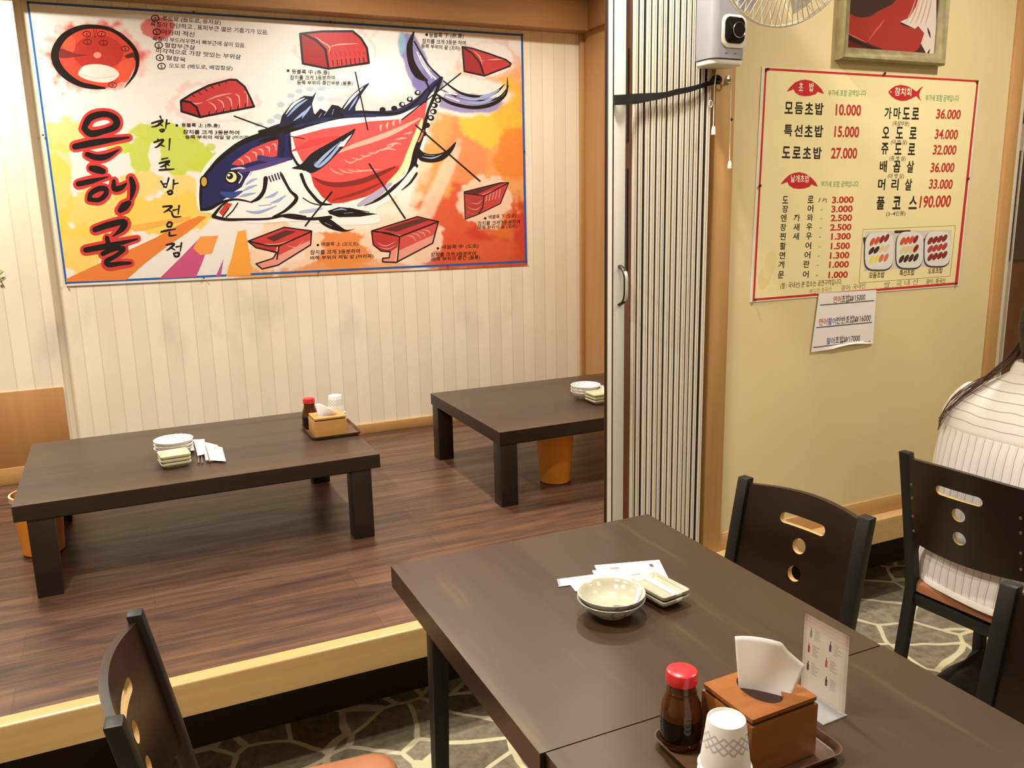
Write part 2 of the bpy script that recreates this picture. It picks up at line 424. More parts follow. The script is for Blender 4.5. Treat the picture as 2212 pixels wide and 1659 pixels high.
# ------------------------------------------------------------------ chairs
M_BACK = wood('espresso_veneer', S(34, 20, 14), S(24, 14, 10), 1, 40, 5, .30, .08)
M_PLY = wood('pale_plywood_edge', S(206, 172, 116), S(186, 150, 96), 1, 40, 6, .5)
M_SEAT = simple_noise('tan_leatherette', S(168, 110, 74), S(154, 98, 64), 6, .42, .06)
M_SCREW = mat('screw_steel', S(150, 148, 145), .3, 1)
CW = .1715                                   # half distance of the back posts
def curve_x(y): return -.030*(1-(y/CW)**2)   # the back panel bows backwards in the middle
def post_x(z):                               # bent back post, seen from the side
    return -.185 - .075*max(0, (z-.43)/.42)**1.15 - .055*max(0, (.43-z)/.43)
def make_chair(label, group='dark slotted dining chairs'):
    r = thing('dining_chair', label, 'chair', (0, 0, 0), 0, group)
    for sy in (-1, 1):
        mb = MB(); zs = [0, .2, .38, .43, .5, .6, .7, .78, .85]
        for i, z in enumerate(zs):
            c = post_x(z)
            mb.v += [(c-.013, sy*CW-.016, z), (c+.013, sy*CW-.016, z), (c+.013, sy*CW+.016, z), (c-.013, sy*CW+.016, z)]
            if i:
                for k in range(4):
                    mb.f.append([(i-1)*4+k, (i-1)*4+(k+1) % 4, i*4+(k+1) % 4, i*4+k]); mb.m.append(0); mb.c.append((1, 1, 1))
        e = (len(zs)-1)*4
        mb.f += [[3, 2, 1, 0], [e, e+1, e+2, e+3]]; mb.m += [0, 0]; mb.c += [(1, 1, 1)]*2
        mb.build('back_post', M_BLACKMETAL, r, bevel=.004)
        MB().bar((.170, sy*CW, .41), (.180, sy*CW, 0), .03, .03).build('front_leg', M_BLACKMETAL, r, bevel=.003)
    mb = MB()
    for sy in (-1, 1): mb.box(-.188, .184, sy*CW-.011, sy*CW+.011, .385, .418)
    mb.box(-.196, -.172, -CW, CW, .385, .418).box(.160, .183, -CW, CW, .385, .418)
    mb.build('seat_frame', M_BLACKMETAL, r, bevel=.003)
    # cushion
    mb = MB(); pr = rrect(.375, .385, .05, 6, -.005, 0)
    rings = [(.94, .419), (1.0, .427), (1.0, .445), (.975, .457), (.90, .464), (.6, .468), (.2, .469)]
    n = len(pr)
    for q, z in rings: mb.v += [(-.005+(x+.005)*q, y*q, z) for x, y in pr]
    for i in range(len(rings)-1):
        for k in range(n): mb.f.append([i*n+k, i*n+(k+1) % n, (i+1)*n+(k+1) % n, (i+1)*n+k]); mb.m.append(0); mb.c.append((1, 1, 1))
    mb.f.append(list(range(n-1, -1, -1))); mb.f.append([(len(rings)-1)*n+k for k in range(n)]); mb.m += [0, 0]; mb.c += [(1, 1, 1)]*2
    mb.build('seat_cushion', M_SEAT, r, smooth=50)
    # back panel: bowed plywood with one slot and two holes
    holes = [rrect(.128, .026, .0129, 8, 0, .777)]
    for zc in (.722, .655):
        holes.append([(.0185*math.cos(2*PI*k/20), zc+.0185*math.sin(2*PI*k/20)) for k in range(20)])
    yw = CW-.013
    outer = [(-yw, .585)] + [(-yw+2*yw*k/16, .585-.006*math.sin(PI*k/16)) for k in range(1, 16)] + [(yw, .585)]
    outer += [(yw, .836)] + [(yw-2*yw*k/16, .836+.010*math.sin(PI*k/16)) for k in range(1, 16)] + [(-yw, .836)]
    bm = bmesh.new()
    loops = [outer] + holes
    edges = []
    for lp in loops:
        vv = [bm.verts.new((y, z, 0)) for y, z in lp]
        edges += [bm.edges.new((vv[i], vv[(i+1) % len(vv)])) for i in range(len(vv))]
    bmesh.ops.triangle_fill(bm, use_beauty=True, use_dissolve=False, edges=edges)
    # finer split so that the sheet can bow
    for k in range(1, 16):
        yy = -yw+2*yw*k/16
        geom = list(bm.verts)+list(bm.edges)+list(bm.faces)
        bmesh.ops.bisect_plane(bm, geom=geom, plane_co=(yy, 0, 0), plane_no=(1, 0, 0))
    bmesh.ops.recalc_face_normals(bm, faces=bm.faces)
    tri = [[(v.co.x, v.co.y) for v in f.verts] for f in bm.faces]
    rim = [[(v.co.x, v.co.y) for v in e.verts] for e in bm.edges if len(e.link_faces) == 1]
    bm.free()
    mb = MB()
    P = lambda y, z, t: (post_x(z)+curve_x(y)+t, y, z)
    for f in tri:
        mb.add([P(y, z, .007) for y, z in f], [tuple(range(len(f)))]); mb.add([P(y, z, -.007) for y, z in f], [tuple(range(len(f)-1, -1, -1))])
    for a, b_ in rim:
        inner = abs(a[0]) < .07 and .63 < a[1] < .80 and abs(b_[0]) < .07 and .63 < b_[1] < .80
        mb.mi = 1 if inner else 0
        mb.add([P(*a, .007), P(*b_, .007), P(*b_, -.007), P(*a, -.007)], [(0, 1, 2, 3)])
    mb.mi = 0
    bk = mb.build('backrest', [M_BACK, M_PLY], r, merge=True, smooth=30)
    bmx = bmesh.new(); bmx.from_mesh(bk.data); bmesh.ops.recalc_face_normals(bmx, faces=bmx.faces); bmx.to_mesh(bk.data); bmx.free()
    for sy in (-1, 1):
        for z in (.62, .665, .72, .76):
            y = sy*(CW-.022); M = Matrix.Translation((post_x(z)+curve_x(y)-.0075, y, z)) @ Matrix.Rotation(-PI/2, 4, 'Y')
            MB().lathe([(.004, 0), (.004, .002), (.002, .003)], 10, M=M).build('screw', M_SCREW, r)
    return r
CH = make_chair('dark slotted chair pushed under the left side of the dining table, seen edge-on')
def place_chair(o, far_top, near_top, facing):
    """far_top / near_top: where the tops of the two back posts stand"""
    a, b_ = Vector(far_top), Vector(near_top); c = (a+b_)/2; d = (b_-a).normalized()
    n = Vector((-d.y, d.x, 0)); n = n if n.dot(Vector(facing)) > 0 else -n
    o.location = (c.x - n.x*post_x(.85), c.y - n.y*post_x(.85), 0); o.rotation_euler = (0, 0, math.atan2(n.y, n.x))
place_chair(CH, (-.036, 1.530), (-.070, 1.195), (1, 0, 0))
CH2 = dup(CH, label='dark slotted chair between the dining table and the yellow menu wall'); place_chair(CH2, (1.386, 1.611), (1.436, 1.274), (-1, 0, 0))
CH3 = dup(CH, label='dark slotted chair under the person in the striped shirt'); place_chair(CH3, (1.909, 1.577), (1.935, 1.235), (1, 0, 0))
CH4 = dup(CH, label='dark slotted chair cut by the right edge of the photo, beside the nearer dining table'); place_chair(CH4, (1.402, .912), (1.438, .573), (-1, 0, 0))
# ------------------------------------------------------------------ prints on flat sheets
M_PRINT = printed('printed_sheet', .42, .35)
M_PAPERPRINT = printed('printed_paper', .7, .25)
_glyphs = {}
def glyphs(s, bold):
    k = (s, bold)
    if k not in _glyphs:
        cu = bpy.data.curves.new('t', 'FONT'); cu.body = s; cu.size = 1; cu.resolution_u = 3; cu.offset = bold; cu.fill_mode = 'FRONT'
        o = bpy.data.objects.new('t', cu); COL.objects.link(o)
        dg = bpy.context.evaluated_depsgraph_get(); dg.update()
        me = o.evaluated_get(dg).to_mesh()
        vs = [(v.co.x, v.co.y) for v in me.vertices]; fs = [tuple(p.vertices) for p in me.polygons]
        bpy.data.objects.remove(o); bpy.data.curves.remove(cu)
        if not vs: vs, fs = [(0, 0), (1, 0), (1, 1)], []
        x0 = min(v[0] for v in vs); x1 = max(v[0] for v in vs); y0 = min(v[1] for v in vs); y1 = max(v[1] for v in vs)
        _glyphs[k] = ([((a-x0)/max(1e-6, x1-x0), (b_-y0)/max(1e-6, y1-y0)) for a, b_ in vs], fs)
    return _glyphs[k]
def catmull(pts, closed=False, seg=6):
    n = len(pts); out = []
    if n < 3 and not closed: return [tuple(p) for p in pts]
    for i in range(n if closed else n-1):
        g = lambda j: pts[j % n] if closed else pts[max(0, min(n-1, j))]
        p0, p1, p2, p3 = g(i-1), g(i), g(i+1), g(i+2)
        for k in range(seg):
            t = k/seg
            out.append(tuple(.5*((2*b)+(c-a)*t+(2*a-5*b+4*c-d)*t*t+(3*b-a-3*c+d)*t**3) for a, b, c, d in zip(p0, p1, p2, p3)))
    if not closed: out.append(tuple(pts[-1]))
    return out
class Art:
    """flat artwork on the vertical plane y = Y, taken from points seen on that plane"""
    def __init__(s, Y): s.Y = Y; s.mb = MB(); s.L = 1; s.d = .0002; s.fx = lambda p: p; s.k = 1; s.st = []
    def crop(s, x0, y0, k): s.fx = lambda p: (x0+k*p[0], y0+k*p[1]); s.k = k; return s
    def W(s, p, raw=False):
        q = p if raw else s.fx(p)
        v = on_y(q[0], q[1], s.Y); return Vector((v.x, s.Y-s.d, v.z))
    def place(s, pts, thick=0, pad=0):
        """ink lies a hair above whatever ink is already there, as in print"""
        q = [s.fx(p) for p in pts]; pad *= s.k
        x0 = min(p[0] for p in q)-pad; x1 = max(p[0] for p in q)+pad; y0 = min(p[1] for p in q)-pad; y1 = max(p[1] for p in q)+pad
        t = .0002
        for b in s.st:
            if b[4] > t and b[0] < x1 and b[2] > x0 and b[1] < y1 and b[3] > y0: t = b[4]
        s.d = t+9e-6; s.st.append((x0, y0, x1, y1, s.d+thick))
    def face3(s, vs, fs, col): s.mb.add(vs, fs, col)
    def poly(s, pts, col, smooth=False, seg=5):
        if smooth: pts = catmull(pts, True, seg)
        s.place(pts); vs = [s.W(p) for p in pts]
        tr = tessellate_polygon([[Vector((v.x, v.z, 0)) for v in vs]])
        s.face3(vs, [tuple(t) for t in tr], col); return s
    def ell(s, c, rx, ry, col, rot=0, n=20, jag=0):
        cr, sr = math.cos(math.radians(rot)), math.sin(math.radians(rot)); pts = []
        for k in range(n):
            a = 2*PI*k/n; q = 1+jag*(random.random()-.5); x, y = rx*q*math.cos(a), ry*q*math.sin(a)
            pts.append((c[0]+x*cr-y*sr, c[1]+x*sr+y*cr))
        return s.poly(pts, col)
    def stroke(s, pts, wd, col, seg=6, taper=None):
        """wd: width, or one width per point"""
        ws = wd if isinstance(wd, (list, tuple)) else [wd]*len(pts)
        if taper == 'both': ws = [w_*math.sin(PI*(.08+.84*i/(len(pts)-1))) for i, w_ in enumerate(ws)]
        if taper == 'end': ws = [w_*(1-.9*i/(len(pts)-1)) for i, w_ in enumerate(ws)]
        q = catmull([(p[0], p[1], w_) for p, w_ in zip(pts, ws)], False, seg)
        vs = []; s.place(q, 1.2e-6*len(q), max(ws)/2)
        for i, (x, y, w_) in enumerate(q):
            a = q[max(0, i-1)]; b_ = q[min(len(q)-1, i+1)]
            dx, dy = b_[0]-a[0], b_[1]-a[1]; l = math.hypot(dx, dy) or 1
            nx, ny = -dy/l*w_/2, dx/l*w_/2
            vs += [s.W((x+nx, y+ny)), s.W((x-nx, y-ny))]; s.d += 1.2e-6
        s.face3(vs, [(2*i, 2*i+1, 2*i+3, 2*i+2) for i in range(len(q)-1)], col); 
        # round ends
        for i, e in ((0, 0), (len(q)-1, 1)):
            x, y, w_ = q[i]
            if w_ > 2.5 and taper is None:
                s.ell((x, y), w_/2, w_/2, col, n=10)
        return s
    def text(s, st, p0, p1, h, col, bold=0.0, shear=0.0):
        vs, fs = glyphs(st, bold); s.place([p0, p1, (p0[0], p0[1]-h), (p1[0], p1[1]-h)])
        A, B = s.W(p0), s.W(p1); ux = B-A
        q = s.fx(p0); sc = (on_y(q[0]+.5, q[1], s.Y)-on_y(q[0]-.5, q[1], s.Y)).length
        kk = s.k
        up = Vector((-ux.z, 0, ux.x)).normalized()*h*kk*sc*.93
        s.face3([A+ux*a+up*(b_)+ux.normalized()*(shear*b_*h*kk*sc) for a, b_ in vs], fs, col); return s
    def build(s, name, mat_, parent=None): return s.mb.build(name, mat_, parent, smooth=0)

# ------------------------------------------------------------------ price menu on the yellow wall
RED = S(196, 44, 52); PRED = S(190, 52, 46); INK = S(38, 32, 30); GRN = S(84, 140, 88); MBG = S(242, 227, 176)
K = 520/2212
mn = thing('menu_poster', 'yellow price menu poster with red border pinned on the yellow wall', 'menu', tuple(on_y(1870, 620, YM)))
MOFF = Vector(mn.location)
def under(o, root):
    o.parent = root; o.matrix_parent_inverse = Matrix.Translation(-Vector(root.location)); return o
def sheet(Y, corners, thick, col):
    mb = MB(); a = [on_y(x, y, Y) for x, y in corners]; n = len(a)
    vs = [Vector((v.x, Y, v.z)) for v in a] + [Vector((v.x, Y+thick, v.z)) for v in a]
    mb.add(vs, [tuple(range(n)), tuple(range(2*n-1, n-1, -1))] + [(i, n+i, n+(i+1) % n, (i+1) % n) for i in range(n)], col); return mb
YP = YM-.0022
A = Art(YP)
A.mb = sheet(YP, [(1646, 144), (2118, 175), (2071, 617), (1620, 653)], .0017, S(232, 226, 206))
A.crop(1612, 130, K)
A.L = 1; A.poly([(172, 70), (2136, 185), (1928+14, 2062), (58, 2212)], RED)
A.L = 2; A.poly([(188, 93), (2117, 203), (1908+8, 2042), (78, 2190)], MBG)
A.L = 3
for ox, oy, c in ((0, 0, 0), (-57, 852, 0)):
    cap = [(370, 290), (400, 250), (450, 203), (500, 183), (545, 178), (600, 190), (650, 222), (695, 270), (714, 310), (690, 305), (656, 290), (640, 312), (590, 328), (540, 332), (490, 325), (450, 300), (434, 268), (405, 280)]
    A.poly([(x+ox, y+oy) for x, y in cap], RED)
A.poly([(1303, 295), (1330, 262), (1370, 236), (1420, 227), (1470, 235), (1520, 258), (1565, 290), (1590, 262), (1628, 236), (1600, 280), (1588, 320), (1595, 352), (1612, 380), (1580, 352), (1562, 330), (1520, 352), (1470, 372), (1425, 376), (1375, 362), (1335, 335)], RED)
A.L = 4; WH = S(248, 236, 214)
A.text('초', (482, 282), (520, 284), 62, WH, .015).text('밥', (576, 286), (618, 289), 62, WH, .015).text('낱개초밥', (408, 1124), (578, 1124), 56, WH, .015)
A.text('참치회', (1362, 326), (1515, 332), 58, WH, .015).ell((1328, 293), 7, 7, WH, n=10)
for p0, p1 in (((750, 330), (1098, 334)), ((1645, 378), (1952, 384)), ((686, 1168), (1026, 1168))): A.text('부가세 포함 금액입니다', p0, p1, 46, GRN, .012)
def spaced(st, x0, x1, y0, y1, h, col, bold=.02, cw=None):
    n = len(st); cw = cw or h*.82
    for i, ch in enumerate(st):
        if ch == ' ': continue
        t = i/(n-1) if n > 1 else 0; x = x0+(x1-cw-x0)*t; y = y0+(y1-y0)*t
        A.text(ch, (x, y), (x+cw, y+(y1-y0)/max(1, x1-x0)*cw), h, col, bold)
for st, x0, y0, x1, y1, pr, a, b_, c, d in (('모듬초밥', 350, 492, 706, 502, '10.000', 818, 508, 1052, 514), ('특선초밥', 344, 700, 702, 708, '15.000', 806, 708, 1034, 714), ('도로초밥', 326, 900, 688, 908, '27.000', 776, 908, 1016, 908)):
    spaced(st, x0, x1, y0, y1, 88, INK, .028, 76); A.text(pr, (a, b_), (c, d), 82, PRED, .03)
for st, x0, y0, x1, y1, sub, e, f, pr, a, b_, c, d in (
    ('가마도로', 1266, 540, 1584, 546, '(목살부분)', (1342, 606), (1494, 608), '36.000', 1740, 540, 1964, 546),
    ('오 도 로', 1246, 718, 1562, 724, '(대 뱃 살)', (1328, 776), (1474, 778), '34.000', 1728, 726, 1938, 730),
    ('쥬 도 로', 1236, 866, 1548, 872, '(중 뱃 살)', (1314, 926), (1462, 928), '32.000', 1710, 870, 1924, 872),
    ('배 꼽 살', 1222, 1030, 1536, 1034, '(대 뱃 살)', (1298, 1088), (1446, 1088), '36.000', 1688, 1032, 1906, 1032),
    ('머 리 살', 1206, 1196, 1518, 1198, '', None, None, '33.000', 1674, 1184, 1890, 1186),
    ('풀 코 스', 1192, 1374, 1564, 1370, '(3~4인용)', (1284, 1436), (1460, 1430), '190.000', 1586, 1362, 1872, 1352)):
    spaced(st, x0, x1, y0, y1, 82 if st != '풀 코 스' else 92, INK, .028, 66 if st != '풀 코 스' else 74)
    if sub: A.text(sub, (e[0], e[1]+6), (f[0], f[1]+6), 40, INK, .01)
    A.text(pr, (a, b_), (c, d), 68 if pr != '190.000' else 86, PRED, .03, .08)
rows = [('도', '', '로', '3.000'), ('장', '', '어', '3.000'), ('엔', '까', '와', '2.500'), ('장', '새', '우', '2.500'), ('찐', '새', '우', '1.300'), ('활', '', '어', '1.500'), ('연', '', '어', '1.300'), ('계', '', '란', '1.000'), ('문', '', '어', '1.000')]
xs = [(330, 562, 786, 984), (328, 560, 780, 976), (314, 556, 774, 970), (310, 550, 768, 964), (306, 546, 778, 958), (306, 540, 774, 950), (300, 532, 766, 944), (292, 524, 758, 940), (288, 516, 752, 930)]
ys = [1318, 1402, 1484, 1570, 1654, 1742, 1828, 1912, 2006]
for (a, m_, c, pr), (xa, xc, xp, xq), y in zip(rows, xs, ys):
    A.text(a, (xa, y), (xa+54, y), 56, INK, .022); A.text(c, (xc, y-4), (xc+54, y-5), 54, INK, .022)
    if m_: A.text(m_, ((xa+xc)/2, y-2), ((xa+xc)/2+56, y-3), 54, INK, .022)
    A.text(pr, (xp, y-1), (xq, y-6), 50, PRED, .035)
    if y > 1330: A.stroke([(xc+128, y-30), (xc+126, y-24)], 5, INK).stroke([(xc+138, y-31), (xc+136, y-25)], 5, INK)
A.stroke([(680, 1270), (666, 1304)], 7, INK).stroke([(700, 1302), (712, 1270), (726, 1280), (706, 1290)], 5, INK).stroke([(742, 1276), (730, 1284), (738, 1300), (726, 1308)], 5, INK)
A.text('(쌀 : 국내산) 본 업소는 금연구역입니다.', (312, 2110), (878, 2070), 54, INK, .008)
GR = S(120, 112, 84)
A.text('백김치 중국산', (582, 2152), (782, 2126), 38, GR, -.004).text('광어: 국내산', (870, 2122), (1096, 2096), 42, S(90, 84, 66), .0).text('쌀 : 국 내 산', (1262, 2096), (1580, 2062), 44, GR, 0).text('광어 : 중국산', (1650, 2060), (1828, 2048), 36, INK, .01)
# photograph strip of three sushi plates inside a thin frame
fr = [(1074, 1556), (1922, 1520), (1872, 1984), (1034, 2048)]
for i in range(4): A.stroke([fr[i], fr[(i+1) % 4]], 4, S(120, 104, 66))
A.L = 4; A.poly([(1090, 1572), (1890, 1560), (1866, 1886), (1080, 1938)], S(214, 206, 198))
A.L = 5
for a, b_ in (((1372, 1578), (1500, 1574)), ((1085, 1640), (1098, 1730)), ((1640, 1650), (1650, 1740))): A.stroke([a, b_], 26, S(60, 44, 46))
pl = [((1222, 1752), 132, 172, 3), ((1502, 1742), 124, 168, 4), ((1758, 1732), 120, 160, 5)]
for (cx, cy), rx, ry, r0 in pl:
    sq = lambda sc_: [(cx+rx*sc_*math.copysign(abs(math.cos(a))**.55, math.cos(a))-.05*(ry*math.sin(a)), cy+ry*sc_*math.copysign(abs(math.sin(a))**.55, math.sin(a))) for a in [2*PI*k/28 for k in range(28)]]
    A.L = 5; A.poly([(x-6, y+10) for x, y in sq(1.04)], S(70, 62, 72)); A.L = 6; A.poly(sq(1.0), S(226, 226, 220))
A.L = 7
def sushi(cx, cy, col, rot=-62, l=42, w_=18): A.ell((cx, cy), l, w_, col, rot, 14)
SAL, TUN, EGG, PAL, EEL = S(206, 86, 62), S(140, 44, 46), S(236, 220, 96), S(228, 204, 158), S(66, 44, 40)
for i, c in enumerate((SAL, SAL, TUN, TUN)): sushi(1158+44*i, 1670-12*i, c)
for i, c in enumerate((EEL, EEL, PAL, PAL)): sushi(1150+46*i, 1752-8*i, c, -55)
for i, c in enumerate((EGG, EGG, S(214, 122, 84), S(214, 122, 84))): sushi(1152+44*i, 1832-6*i, c, -66)
for i, c in enumerate((SAL, SAL, SAL, TUN)): sushi(1436+40*i, 1664-6*i, c)
for i, c in enumerate((PAL, PAL, PAL, TUN)): sushi(1432+42*i, 1748-6*i, c, -60)
for i, c in enumerate((EEL, EEL, EEL, EEL)): sushi(1426+44*i, 1828-5*i, c, -60)
for j in range(3):
    for i in range(4): sushi(1690+44*i, 1660+76*j-8*i, (TUN, S(176, 66, 66), TUN)[j], -58, 40, 19)
A.L = 4
A.text('모듬초밥', (1126, 2006), (1268, 1998), 44, INK, .02).text('특선초밥', (1406, 1984), (1542, 1976), 42, INK, .02).text('도로초밥', (1668, 1966), (1802, 1956), 40, INK, .02)
A.L = 3; A.ell((170, 1990), 56, 120, S(236, 216, 156), 12, 28, .12).ell((215, 1880), 60, 130, S(239, 221, 164), 15, 28, .12)
under(A.build('printed_sheet', M_PRINT), mn)
M_PIN = mat('dark_pin', S(44, 40, 46), .35)
def pin(root, px, py, Y, r=.0045):
    c = on_y(px, py, Y); mb = MB(); mb.lathe([(r*.35, 0), (r*.4, .003), (r, .004), (r, .006), (r*.6, .0075)], 12, M=Matrix.Translation(c) @ Matrix.Rotation(PI/2, 4, 'X'))
    return under(mb.build('pin', M_PIN, None), root)
for px, py in ((1657, 150), (1909, 159), (2109, 176), (1640, 401), (2090, 386), (2064, 612), (1629, 647)): pin(mn, px, py, YP)

# paper note under the menu
nt = thing('paper_note', 'small white price note hanging below the yellow menu poster', 'note', tuple(on_y(1822, 700, YM)))
YN = YP-.0035
A = Art(YN)
mb = MB(); cs = [(1769, 634), (1893, 626), (1886, 742), (1752, 761)]
def notefn(u, v):
    x = (1-u)*((1-v)*cs[0][0]+v*cs[3][0])+u*((1-v)*cs[1][0]+v*cs[2][0]); y = (1-u)*((1-v)*cs[0][1]+v*cs[3][1])+u*((1-v)*cs[1][1]+v*cs[2][1])
    if v > .99 and .3 < u < .95: y -= 6*math.sin(PI*(u-.3)/.65)
    q = on_y(x, y, YN); return Vector((q.x, YN-.007*max(0, v-.94)/.06*math.sin(PI*min(1, max(0, (u-.2)/.8))), q.z))
mb.grid(notefn, 12, 14); mb.c = [S(238, 234, 230)]*len(mb.f); A.mb = mb
A.crop(1612, 400, K); A.st = [(1600, 600, 2000, 800, .0006)]
RD, BL = S(206, 96, 90), S(92, 122, 190)
A.text('연어', (796, 1084), (870, 1078), 52, RD, .008).text('초밥W15000', (874, 1078), (1090, 1058), 54, INK, 0)
A.text('연어', (664, 1290), (742, 1284), 52, RD, .008).text('활어', (748, 1284), (824, 1278), 52, BL, .008).text('반반초밥W16000', (830, 1276), (1140, 1250), 56, INK, 0)
for a, b_ in (((942, 1053), (980, 1049)), ((986, 1245), (1022, 1241)), ((877, 1432), (914, 1428))): A.stroke([a, b_], 4, INK).stroke([(a[0], a[1]+9), (b_[0], b_[1]+9)], 4, INK)
A.text('활어', (736, 1466), (808, 1458), 52, BL, .008).text('초밥W17000', (814, 1456), (1042, 1434), 54, INK, 0)
for a, b_ in (((680, 1102), (1170, 1060)), ((646, 1308), (1152, 1260)), ((618, 1490), (1136, 1434))): A.stroke([a, b_], 8, S(70, 70, 84))
under(A.build('note_sheet', M_PAPERPRINT), nt)

# framed food photograph above the menu
fr = thing('picture_frame', 'champagne framed photo of red tuna hanging above the yellow price menu', 'picture', tuple(on_y(1920, 120, YM)))
M_FRAME = simple_noise('champagne_frame', S(170, 158, 122), S(150, 137, 102), 30, .38, metal=.35)
fx0, fx1, fz0, fz1, fb = 2.142, 2.612, 1.960, 2.36, .038
mb = MB()
prof = [(0, 0), (0, .026), (.006, .034), (.012, .030), (.028, .022), (fb, .018), (fb, 0)]
cs4 = [(fx0, fz0, 1, 1), (fx1, fz0, -1, 1), (fx1, fz1, -1, -1), (fx0, fz1, 1, -1)]
vs = [(x+sx*a, YM-t, z+sz*a) for x, z, sx, sz in cs4 for a, t in prof]; n = len(prof)
mb.add(vs, [(i*n+k, i*n+k+1, ((i+1) % 4)*n+k+1, ((i+1) % 4)*n+k) for i in range(4) for k in range(n-1)])
under(mb.build('frame', M_FRAME, None), fr)
A = Art(YM-.012); A.mb = MB(); Y = YM-.012
A.mb.add([(fx0+.03, Y, fz0+.03), (fx1-.03, Y, fz0+.03), (fx1-.03, Y, fz1-.03), (fx0+.03, Y, fz1-.03)], [(0, 1, 2, 3)], S(66, 50, 46))
A.crop(1800, 0, 260/2212)
A.L = 1; A.poly([(250, 240), (400, 300), (560, 320), (700, 290), (800, 220), (960, 140), (1100, 60), (1250, -120), (1600, -300), (1600, 300), (1240, 420), (1400, 500), (1560, 500), (1670, 610), (1620, 800), (1500, 950), (1340, 1010), (1150, 1000), (900, 900), (600, 780), (250, 590)], S(160, 56, 52), True)
A.L = 2; A.poly([(1900, -300), (1880, 1060), (1700, 1080), (1690, 950), (1610, 800), (1670, 610), (1560, 480), (1500, 530), (1400, 480), (1230, 400), (1400, 320), (1520, 120), (1620, -200)], S(214, 200, 190))
A.poly([(220, 610), (480, 760), (800, 900), (1120, 1010), (1340, 1040), (1640, 920), (1700, 1060), (1680, 1075), (700, 1050), (200, 980)], S(96, 38, 42))
A.L = 3
A.stroke([(1730, 510), (1760, 600), (1785, 700)], 36, S(60, 36, 54), taper='both').stroke([(1680, 1050), (1740, 980), (1775, 900)], 34, S(60, 36, 54), taper='both')
for i in range(5): A.stroke([(1320+i*90, 430+i*14), (1440+i*80, 200), (1540+i*70, -100)], 24, S(196, 150, 142), taper='both')
A.stroke([(930, 360), (860, 470), (780, 560), (640, 760)], 30, S(204, 92, 82), taper='both').stroke([(240, 600), (420, 690), (600, 780)], 26, S(206, 104, 96), taper='both')
A.poly([(220, 610), (480, 760), (800, 900), (1120, 1010), (860, 950), (560, 850), (215, 720)], S(48, 34, 38))
under(A.build('food_photo', printed('photo_print', .16, .5)), fr)
